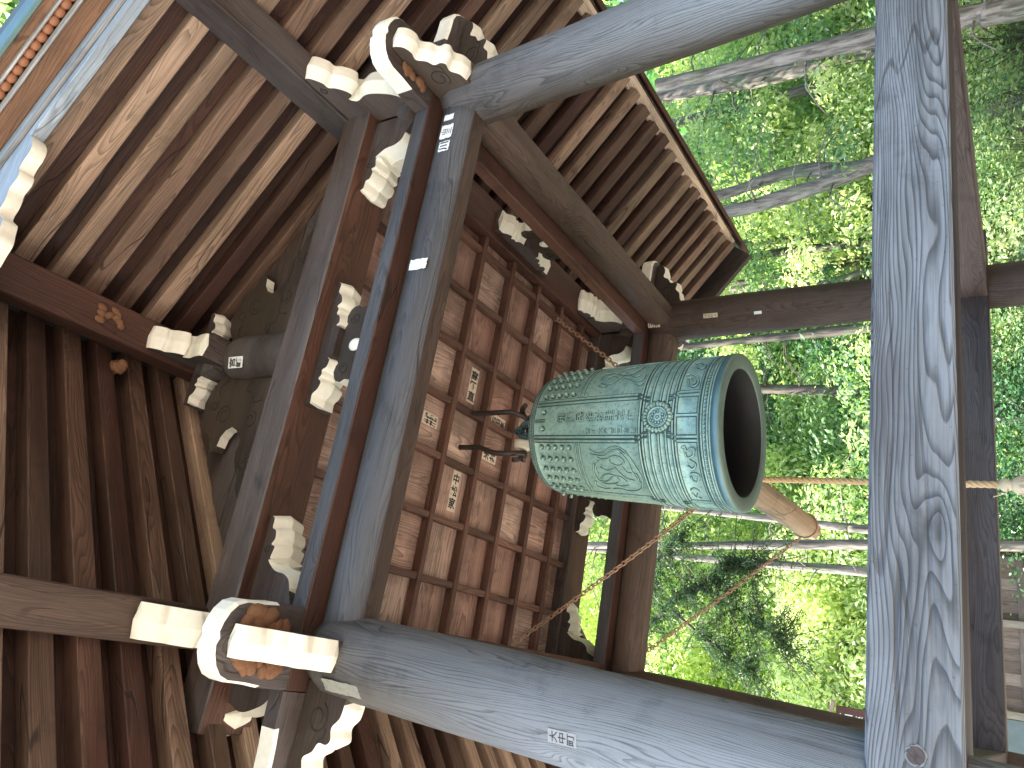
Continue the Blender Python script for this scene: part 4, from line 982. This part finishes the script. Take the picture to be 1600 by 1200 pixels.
def leaves_mesh(name, C, N, size, mat, tint=None, asp=.45, seed=0):
    """C (n,3) centres, N (n,3) normals; every leaf is a small kite"""
    g = np.random.default_rng(seed); n = len(C)
    N = N/np.maximum(np.linalg.norm(N, axis=1, keepdims=True), 1e-6)
    rv = g.normal(size=(n, 3)); T = np.cross(N, rv); T /= np.maximum(np.linalg.norm(T, axis=1, keepdims=True), 1e-6); B2 = np.cross(N, T)
    s_ = (size*g.uniform(.6, 1.35, n))[:, None]
    a_ = C+T*s_; b_ = C+B2*s_*asp+N*s_*.12; c_ = C-T*s_; d_ = C-B2*s_*asp+N*s_*.12
    V = np.stack([a_, b_, c_, d_], 1).reshape(-1, 3).astype(np.float32)
    me = bpy.data.meshes.new(name); me.vertices.add(4*n); me.vertices.foreach_set('co', V.ravel())
    me.loops.add(4*n); me.loops.foreach_set('vertex_index', np.arange(4*n, dtype=np.int32))
    me.polygons.add(n); me.polygons.foreach_set('loop_start', np.arange(0, 4*n, 4, dtype=np.int32)); me.polygons.foreach_set('loop_total', np.full(n, 4, np.int32))
    me.materials.append(mat); me.update()
    at = me.attributes.new('tint', 'FLOAT', 'POINT')
    tv = g.uniform(0, 1, n) if tint is None else np.clip(tint+g.normal(0, .16, n), 0, 1)
    at.data.foreach_set('value', np.repeat(tv, 4).astype(np.float32)); return me
def boughs(base_h, top_h, nb, per, Lmax, seed, droop=.35):
    g = np.random.default_rng(seed); C, N, T = [], [], []
    for k_ in range(nb):
        h = base_h+(top_h-base_h)*g.random()**.9; a_ = g.uniform(0, 2*np.pi); L = Lmax*(1-.75*(h-base_h)/(top_h-base_h))*g.uniform(.5, 1.1); ti = g.uniform(.1, .9)
        t = g.random(per)**.7; sp = g.normal(0, .13, (per, 3))*(1+1.2*t[:, None])
        P = np.stack([np.cos(a_)*L*t, np.sin(a_)*L*t, h-droop*L*t*t], 1)+sp*np.array([1.3, 1.3, .7]); C.append(P)
        N.append(g.normal(0, .7, (per, 3))+np.array([0, 0, 1.0])); T.append(np.full(per, ti))
    return np.concatenate(C), np.concatenate(N), np.concatenate(T)
CRV = []
for s_ in range(4):
    C_, N_, T_ = boughs(9+s_*.8, 18, 110, 90, 1.9, 50+s_); CRV.append(leaves_mesh('cedar_crown', C_, N_, .085, M['leaf_cedar'], T_, .35, s_))
def tree(x, y, pts_v, r, label, k_, rough_=False, group='tall tree trunks behind the pavilion', mat='bark'):
    gz = hill(x, y)-.3; E_ = empty('cedar_tree', (x, y, gz), label, 'tree', group)
    (xa, za), (xb, zb_) = pts_v[0], pts_v[-1]; sl = (xa-xb)/(za-zb_) if abs(za-zb_) > .2 else 0; sl = max(-.06, min(.06, sl))
    pts = [(xb+sl*(gz-zb_), y, gz)]+[(q[0], y, q[1]) for q in pts_v[::-1]]+[(xa+sl*3, y, za+3), (xa+sl*9, y, za+9), (xa+sl*12, y, za+12)]
    place('trunk', trunk_mesh(pts, r*1.12, r*.35, k_, M[mat], 14), E_)
    cm = Matrix.Translation((xa, y, gz)) @ Matrix.Rotation(k_*1.3, 4, 'Z') @ Matrix.Diagonal((1, 1, 1.15, 1))
    place('crown', CRV[k_ % 4], E_, cm)
TR = [(11.77, 10, [(11.95, 4.42), (11.75, 1.96), (11.79, -.21)], .235, 'thick pale grey straight trunk between the front right post and the eave corner'),
 (13.77, 13, [(13.75, 5.02), (13.77, 2.87), (13.78, .31)], .15, 'thin brownish trunk next to the thick pale one right of the pavilion'),
 (8.30, 9.3, [(8.25, 2.75), (8.50, 1.18), (8.30, -.4)], .145, 'slimmer, straighter stem of the crossed pair near the right eave corner'),
 (9.03, 7, [(9.08, -1.93), (9.03, -2.43)], .21, 'stout trunk low on the right, seen beyond the right end of the front waist beam'),
 (10.53, 15, [(10.57, 3.23), (10.51, .64)], .116, 'dark trunk directly under the roof corner, above a pale one'),
 (9.54, 14, [(9.46, 3.57), (9.57, 2.91), (9.53, .47)], .125, 'pale trunk under the roof corner, between two dark ones'),
 (10.2, 16, [(10.09, 2.07), (10.24, .79)], .104, 'dark far trunk between the pale trunk and the rear right post'),
 (9.25, 15, [(9.11, 1.67), (9.29, .62)], .098, 'thin grey trunk, the one closest to the rear right post on its right side'),
 (6.24, 12, [(6.2, 2.19), (6.26, .15)], .113, 'dark trunk running along the left side of the rear right post'),
 (5.68, 14, [(5.77, 2.69), (5.62, .46)], .146, 'dark brown trunk beside the bell mouth, right of the rope'),
 (.98, 8.3, [(.78, 2.9), (1.04, -.52)], .077, 'thin mossy trunk crossing just beyond the far end of the striking log'),
 (1.01, 10.6, [(1.01, 1.36), (1.01, -.2)], .089, 'smooth pale grey trunk to the left of the striking log end'),
 (1.54, 9.6, [(1.56, .23), (1.52, -.36)], .079, 'short visible grey trunk piece right behind the tip of the striking log'),
 (15.54, 12, [(15.54, 4.46), (15.54, 1.89)], .150, 'trunk at the outer right, partly hidden by the front right post')]
for k_, (x, y, pv, r, lab) in enumerate(TR): tree(x, y, pv, r, lab, k_, mat='bark_dark' if 'dark' in lab else 'bark')
# crooked tree of the pair
gz = hill(8.9, 9)-.3; E_ = empty('crooked_tree', (8.95, 9, gz), 'crooked thick trunk of the crossed pair near the right eave corner', 'tree')
place('trunk', trunk_mesh([(9.1, 9, gz), (8.87, 9, -2.5), (8.70, 9, -1.93), (8.12, 9, -.37), (7.79, 9, .88), (7.61, 9, 2.48), (7.75, 9, 4.2), (7.6, 9, 8), (7.7, 9, 12)],   .20, .09, 77, M['bark'], 12), E_)
place('crown', CRV[2], E_, Matrix.Translation((7.65, 9, gz-.5)))
# far trunks deeper in the wood
rt = random.Random(11)
for k_ in range(14):
    y = rt.uniform(18, 27); x = rt.uniform(-1, 24); z_ = hill(x, y)
    tree(x, y, [(x+rt.uniform(-.1, .1), z_+4), (x, z_+1)], rt.uniform(.12, .2), 'distant cedar trunk deep in the hillside wood', k_+20, group='distant cedars deep in the wood', mat=rt.choice(['bark', 'bark_dark']))

# near dark bough hanging behind on the left
def bough_tree():
    E_ = empty('overhanging_conifer', (-3.6, 8.5, hill(-3.6, 8.5)-.2), 'dark conifer whose drooping bough hangs before the bright leaves left of the striking log', 'tree')
    place('trunk', trunk_mesh([(-3.6, 8.5, -4.2), (-3.6, 8.5, 0), (-3.5, 8.4, 6), (-3.5, 8.4, 10)], .2, .08, 5, M['bark_dark'], 6), E_)
    bm = bmesh.new(); C, N, T = [], [], []; g = np.random.default_rng(3)
    mains = [[(-3.5, 8.4, 4.2), (-2, 7.2, 3.0), (-.7, 6.3, 1.9), (-.1, 6.0, 1.2), (-.35, 6, .5), (-.7, 6, -.05)], [(-.7, 6.3, 1.9), (.1, 6.0, 1.75), (.55, 5.9, 1.35)], [(-.4, 6.1, 1.5), (-.75, 6.0, .9), (-1.0, 6, .35)], [(-.2, 6, 1.2), (.2, 6, .8), (.25, 6, .45)]]
    for mn in mains:
        P = smooth_pts(mn, 6); tube(bm, P, .03, 6, 0, taper=lambda t: 1-.8*t); Pn = np.array([tuple(q) for q in P]); Pn = Pn[max(0, len(Pn)//3):]
        for q in Pn:
            for _ in range(7):
                d = g.normal(size=3)*np.array([.32, .22, .22])+np.array([0, 0, -.12]); e = q+d
                tube(bm, [v3(*q), v3(*((q+e)/2+np.array([0, 0, .02]))), v3(*e)], .005, 4, 0)
                tt = g.random(60)[:, None]; C.append(q+(e-q)*tt+g.normal(0, .035, (60, 3))); N.append(g.normal(0, 1, (60, 3))+[0, 0, .4]); T.append(np.full(60, g.uniform(.1, .6)))
    place('bough', bm_mesh('bough', bm, [M['bark_dark']]), E_)
    place('foliage', leaves_mesh('foliage', np.concatenate(C), np.concatenate(N), .030, M['leaf_cedar'], np.concatenate(T), .22, 4), E_)
bough_tree()
# broad leaved sprigs by the eaves
def sprig(loc, dirs, n, label, size=.07, seed=0):
    g = np.random.default_rng(seed); bm = bmesh.new(); C, N, T = [], [], []
    for d in dirs:
        a_ = np.array(loc, float); b_ = a_+np.array(d, float); mid = (a_+b_)/2+[0, 0, .05]
        tube(bm, smooth_pts([tuple(a_), tuple(mid), tuple(b_)], 4), .006, 5, 0, taper=lambda t: 1-.6*t)
        for k_ in range(n):
            t = g.uniform(.25, 1.05); q = a_+(b_-a_)*t+g.normal(0, .06, 3); C.append(q); N.append(g.normal(0, .6, 3)+[0, 0, 1]); T.append(g.random())
    E_ = empty('leafy_branch', loc, label, 'branch')
    place('twig', bm_mesh('twig', bm, [M['bark_dark']]), E_)
    place('leaves', leaves_mesh('leaves', np.array(C), np.array(N), size, M['leaf_near'], np.array(T), .5, seed), E_)
sprig((4.9, 1.9, .9), [(-.95, -.45, -.55), (-1.3, -.2, -.75), (-1.6, .25, -.8), (-.6, -.6, -.2), (-1.0, .1, -.4)], 16, 'broad leaved green branch touching the outer edge of the right eave', .085, 1)

def overhang():
    E_ = empty('overhanging_maple', (6.2, -1.2, -3.95), 'broadleaf tree right of the pavilion whose leaves show past the roof verge in the corner', 'tree')
    place('trunk', trunk_mesh([(6.2, -1.2, -4.1), (6.1, -1.2, 0), (5.8, -1.4, 3.5), (5.2, -1.8, 6.5)], .15, .05, 8, M['bark'], 0), E_)
    g = np.random.default_rng(8); C, N, T = [], [], []; bm = bmesh.new()
    for k_ in range(60):
        c_ = np.array([4.4, -2.1, 5.6])+g.normal(0, 1, 3)*[.8, .6, .6]
        tube(bm, [(5.5, -1.6, 5.2), tuple((c_+[5.5, -1.6, 5.2])/2+[0, 0, .2]), tuple(c_)], .012, 5, 0)
        C.append(c_+g.normal(0, .22, (70, 3))); N.append(g.normal(0, .6, (70, 3))+[0, 0, 1]); T.append(np.full(70, g.random()))
    place('limbs', bm_mesh('limbs', bm, [M['bark']]), E_)
    place('crown', leaves_mesh('crown', np.concatenate(C), np.concatenate(N), .075, M['leaf'], np.concatenate(T), .5, 9), E_)
overhang()

# ------------------------------------------------------------------ the wood behind: uncountable understorey
def wood_mass():
    g = np.random.default_rng(21); C, N, T = [], [], []
    fw = np.array([math.sin(.40), math.cos(.40)]); cam2 = np.array([CAM.x, CAM.y]); made = 0
    while made < 1100:
        d = g.uniform(13, 40)**1.0; az = R(g.uniform(-12, 60)); x = cam2[0]+d*math.sin(az); y = cam2[1]+d*math.cos(az)
        if y < 8.5+.0*x and x < 7: continue
        if y < 4: continue
        if x < 2.5 and y < 14.5: continue
        if d < 18 and g.random() < .8 and az > R(14): continue
        z = hill(x, y); hmax = (2.2+g.random()**2*7.5)*(1.8 if az < R(15) else 1); hh = z+g.uniform(-.2, hmax)
        rr = g.uniform(.35, 1.0)*(1+d*.012); n = int(470*rr**2/(.6)*(1 if d < 24 else .6)); n = min(n, 920)
        u = g.normal(size=(n, 3)); u /= np.linalg.norm(u, axis=1, keepdims=True)
        P = u*rr*(g.random((n, 1))**.33)*np.array([1.15, 1.15, .75])+[x, y, hh]
        # a spray structure: pull leaves to a few rays
        C.append(P); N.append(u+g.normal(0, .5, (n, 3))+[0, 0, .5])
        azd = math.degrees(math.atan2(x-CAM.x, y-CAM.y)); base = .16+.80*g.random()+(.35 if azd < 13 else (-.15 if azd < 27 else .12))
        T.append(np.full(n, base)); made += 1
    for k_ in range(190):              # taller foliage closing the view under the left eave
        d = g.uniform(20, 34); az = R(g.uniform(-9, 12)); el = R(g.uniform(9, 34)); n = 520; rr = 1.5
        u = g.normal(size=(n, 3)); u /= np.linalg.norm(u, axis=1, keepdims=True)
        C.append(u*rr*(g.random((n, 1))**.33)+[cam2[0]+d*math.sin(az), cam2[1]+d*math.cos(az), CAM.z+d*math.tan(el)]); N.append(u+g.normal(0, .5, (n, 3))+[0, 0, .5]); T.append(np.full(n, .62+.38*g.random()))
    C = np.concatenate(C); N = np.concatenate(N); T = np.concatenate(T)
    dist = np.linalg.norm(C-np.array(CAM), axis=1); size = .062*(dist/16)
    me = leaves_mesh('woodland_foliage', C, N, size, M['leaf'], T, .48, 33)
    o = place('woodland_foliage', me); tag(o, 'sunlit undergrowth and young broadleaf foliage covering the hillside', 'foliage', kind='stuff'); 
    print('leaves', len(C))
wood_mass()
def sky_blocker():  # unseen foliage wall added to darken the left roof slope
    g = np.random.default_rng(77); C, N, T = [], [], []
    for k_ in range(330):
        y = g.uniform(-16, 6); x = 8.5+g.uniform(0, 5)+.25*abs(y+4); z = -3.9+g.random()*9.5; n = 260
        u = g.normal(size=(n, 3)); u /= np.linalg.norm(u, axis=1, keepdims=True)
        C.append(u*1.25*(g.random((n, 1))**.33)+[x, y, z]); N.append(u+g.normal(0, .5, (n, 3))); T.append(np.full(n, .1+.5*g.random()))
    me = leaves_mesh('sky_blocker_foliage', np.concatenate(C), np.concatenate(N), .17, M['leaf_dark'], np.concatenate(T), .5, 78)
    tag(place('sky_blocker_foliage', me), 'added unseen dark foliage on the right, blocking low sky light', kind='stuff')
sky_blocker()
def shrub(name, loc, rad, n, size, mat, label, seed, tint=.5, asp=.5, group=None, up_=1.0):
    g = np.random.default_rng(seed); E_ = empty(name, loc, label, 'shrub', group); bm = bmesh.new(); C, N, T = [], [], []
    for k_ in range(26):
        a_ = g.uniform(0, 6.28); e = np.array([math.cos(a_)*rad[0]*g.uniform(.2, 1), math.sin(a_)*rad[1]*g.uniform(.2, 1), rad[2]*g.uniform(.35, 1)])
        tube(bm, smooth_pts([loc, tuple(np.array(loc)+e*[.35, .35, .6]), tuple(np.array(loc)+e)], 3), .012, 4, 0, taper=lambda t: 1-.7*t)
        m = n//26; c_ = np.array(loc)+e; P = c_+g.normal(0, 1, (m, 3))*np.array([.24, .24, .20]); C.append(P); N.append(g.normal(0, .5, (m, 3))+[0, -.35, up_]); T.append(np.full(m, tint+g.normal(0, .2)))
    place('stems', bm_mesh('stems', bm, [M['bark_dark']]), E_)
    place('leaves', leaves_mesh('leaves', np.concatenate(C), np.concatenate(N), size, M[mat], np.concatenate(T), asp, seed), E_)
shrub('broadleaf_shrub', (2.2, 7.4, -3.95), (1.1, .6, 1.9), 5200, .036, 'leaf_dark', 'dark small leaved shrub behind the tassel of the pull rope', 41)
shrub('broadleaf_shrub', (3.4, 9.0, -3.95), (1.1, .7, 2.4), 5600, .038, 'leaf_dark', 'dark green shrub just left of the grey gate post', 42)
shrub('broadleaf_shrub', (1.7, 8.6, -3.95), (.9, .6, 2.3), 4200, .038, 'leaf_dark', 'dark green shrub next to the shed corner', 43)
shrub('broadleaf_shrub', (4.6, 8.6, -3.95), (1.2, .8, 2.2), 4600, .042, 'leaf', 'lighter green shrub between the gate post and the rear right post', 44, .4)
shrub('broadleaf_shrub', (6.9, 7.8, -3.9), (1.4, .9, 2.6), 5600, .042, 'leaf', 'bright green shrub seen right of the rear right post, under the beams', 45, .55)
shrub('broadleaf_shrub', (9.4, 8.2, -3.4), (1.5, 1.0, 2.6), 5600, .046, 'leaf', 'bright green shrub at the far right, below the crooked trunk', 46, .7)
def blades():
    E_ = empty('grassy_plant', (4.3, 7.0, -3.95), 'spiky plant with long arching yellow green blades beside the rear right post', 'plant'); g = np.random.default_rng(5)
    V, Fc = [], []
    for k_ in range(170):
        b_ = np.array([4.3, 7.0, -3.95])+g.normal(0, .16, 3)*[1, 1, 0]; a_ = g.uniform(0, 6.28); L = g.uniform(1.1, 2.0); o_ = g.uniform(.25, .95)
        dr = np.array([math.cos(a_), math.sin(a_), 0]); sd_ = np.array([-dr[1], dr[0], 0])
        for i in range(8):
            t = i/7; p_ = b_+dr*o_*t**1.8+np.array([0, 0, L*(t-.32*t**3)]); wd = .014*(1-t**2)+.001; V += [tuple(p_-sd_*wd), tuple(p_+sd_*wd)]
            if i: n_ = len(V); Fc.append((n_-4, n_-3, n_-1, n_-2))
    me = mesh('blades', V, Fc, [M['leaf']]); at = me.attributes.new('tint', 'FLOAT', 'POINT'); at.data.foreach_set('value', np.repeat(g.uniform(.6, 1, len(V)//2), 2).astype(np.float32))
    place('blades', me, E_)
blades()
bpy.context.view_layer.update()
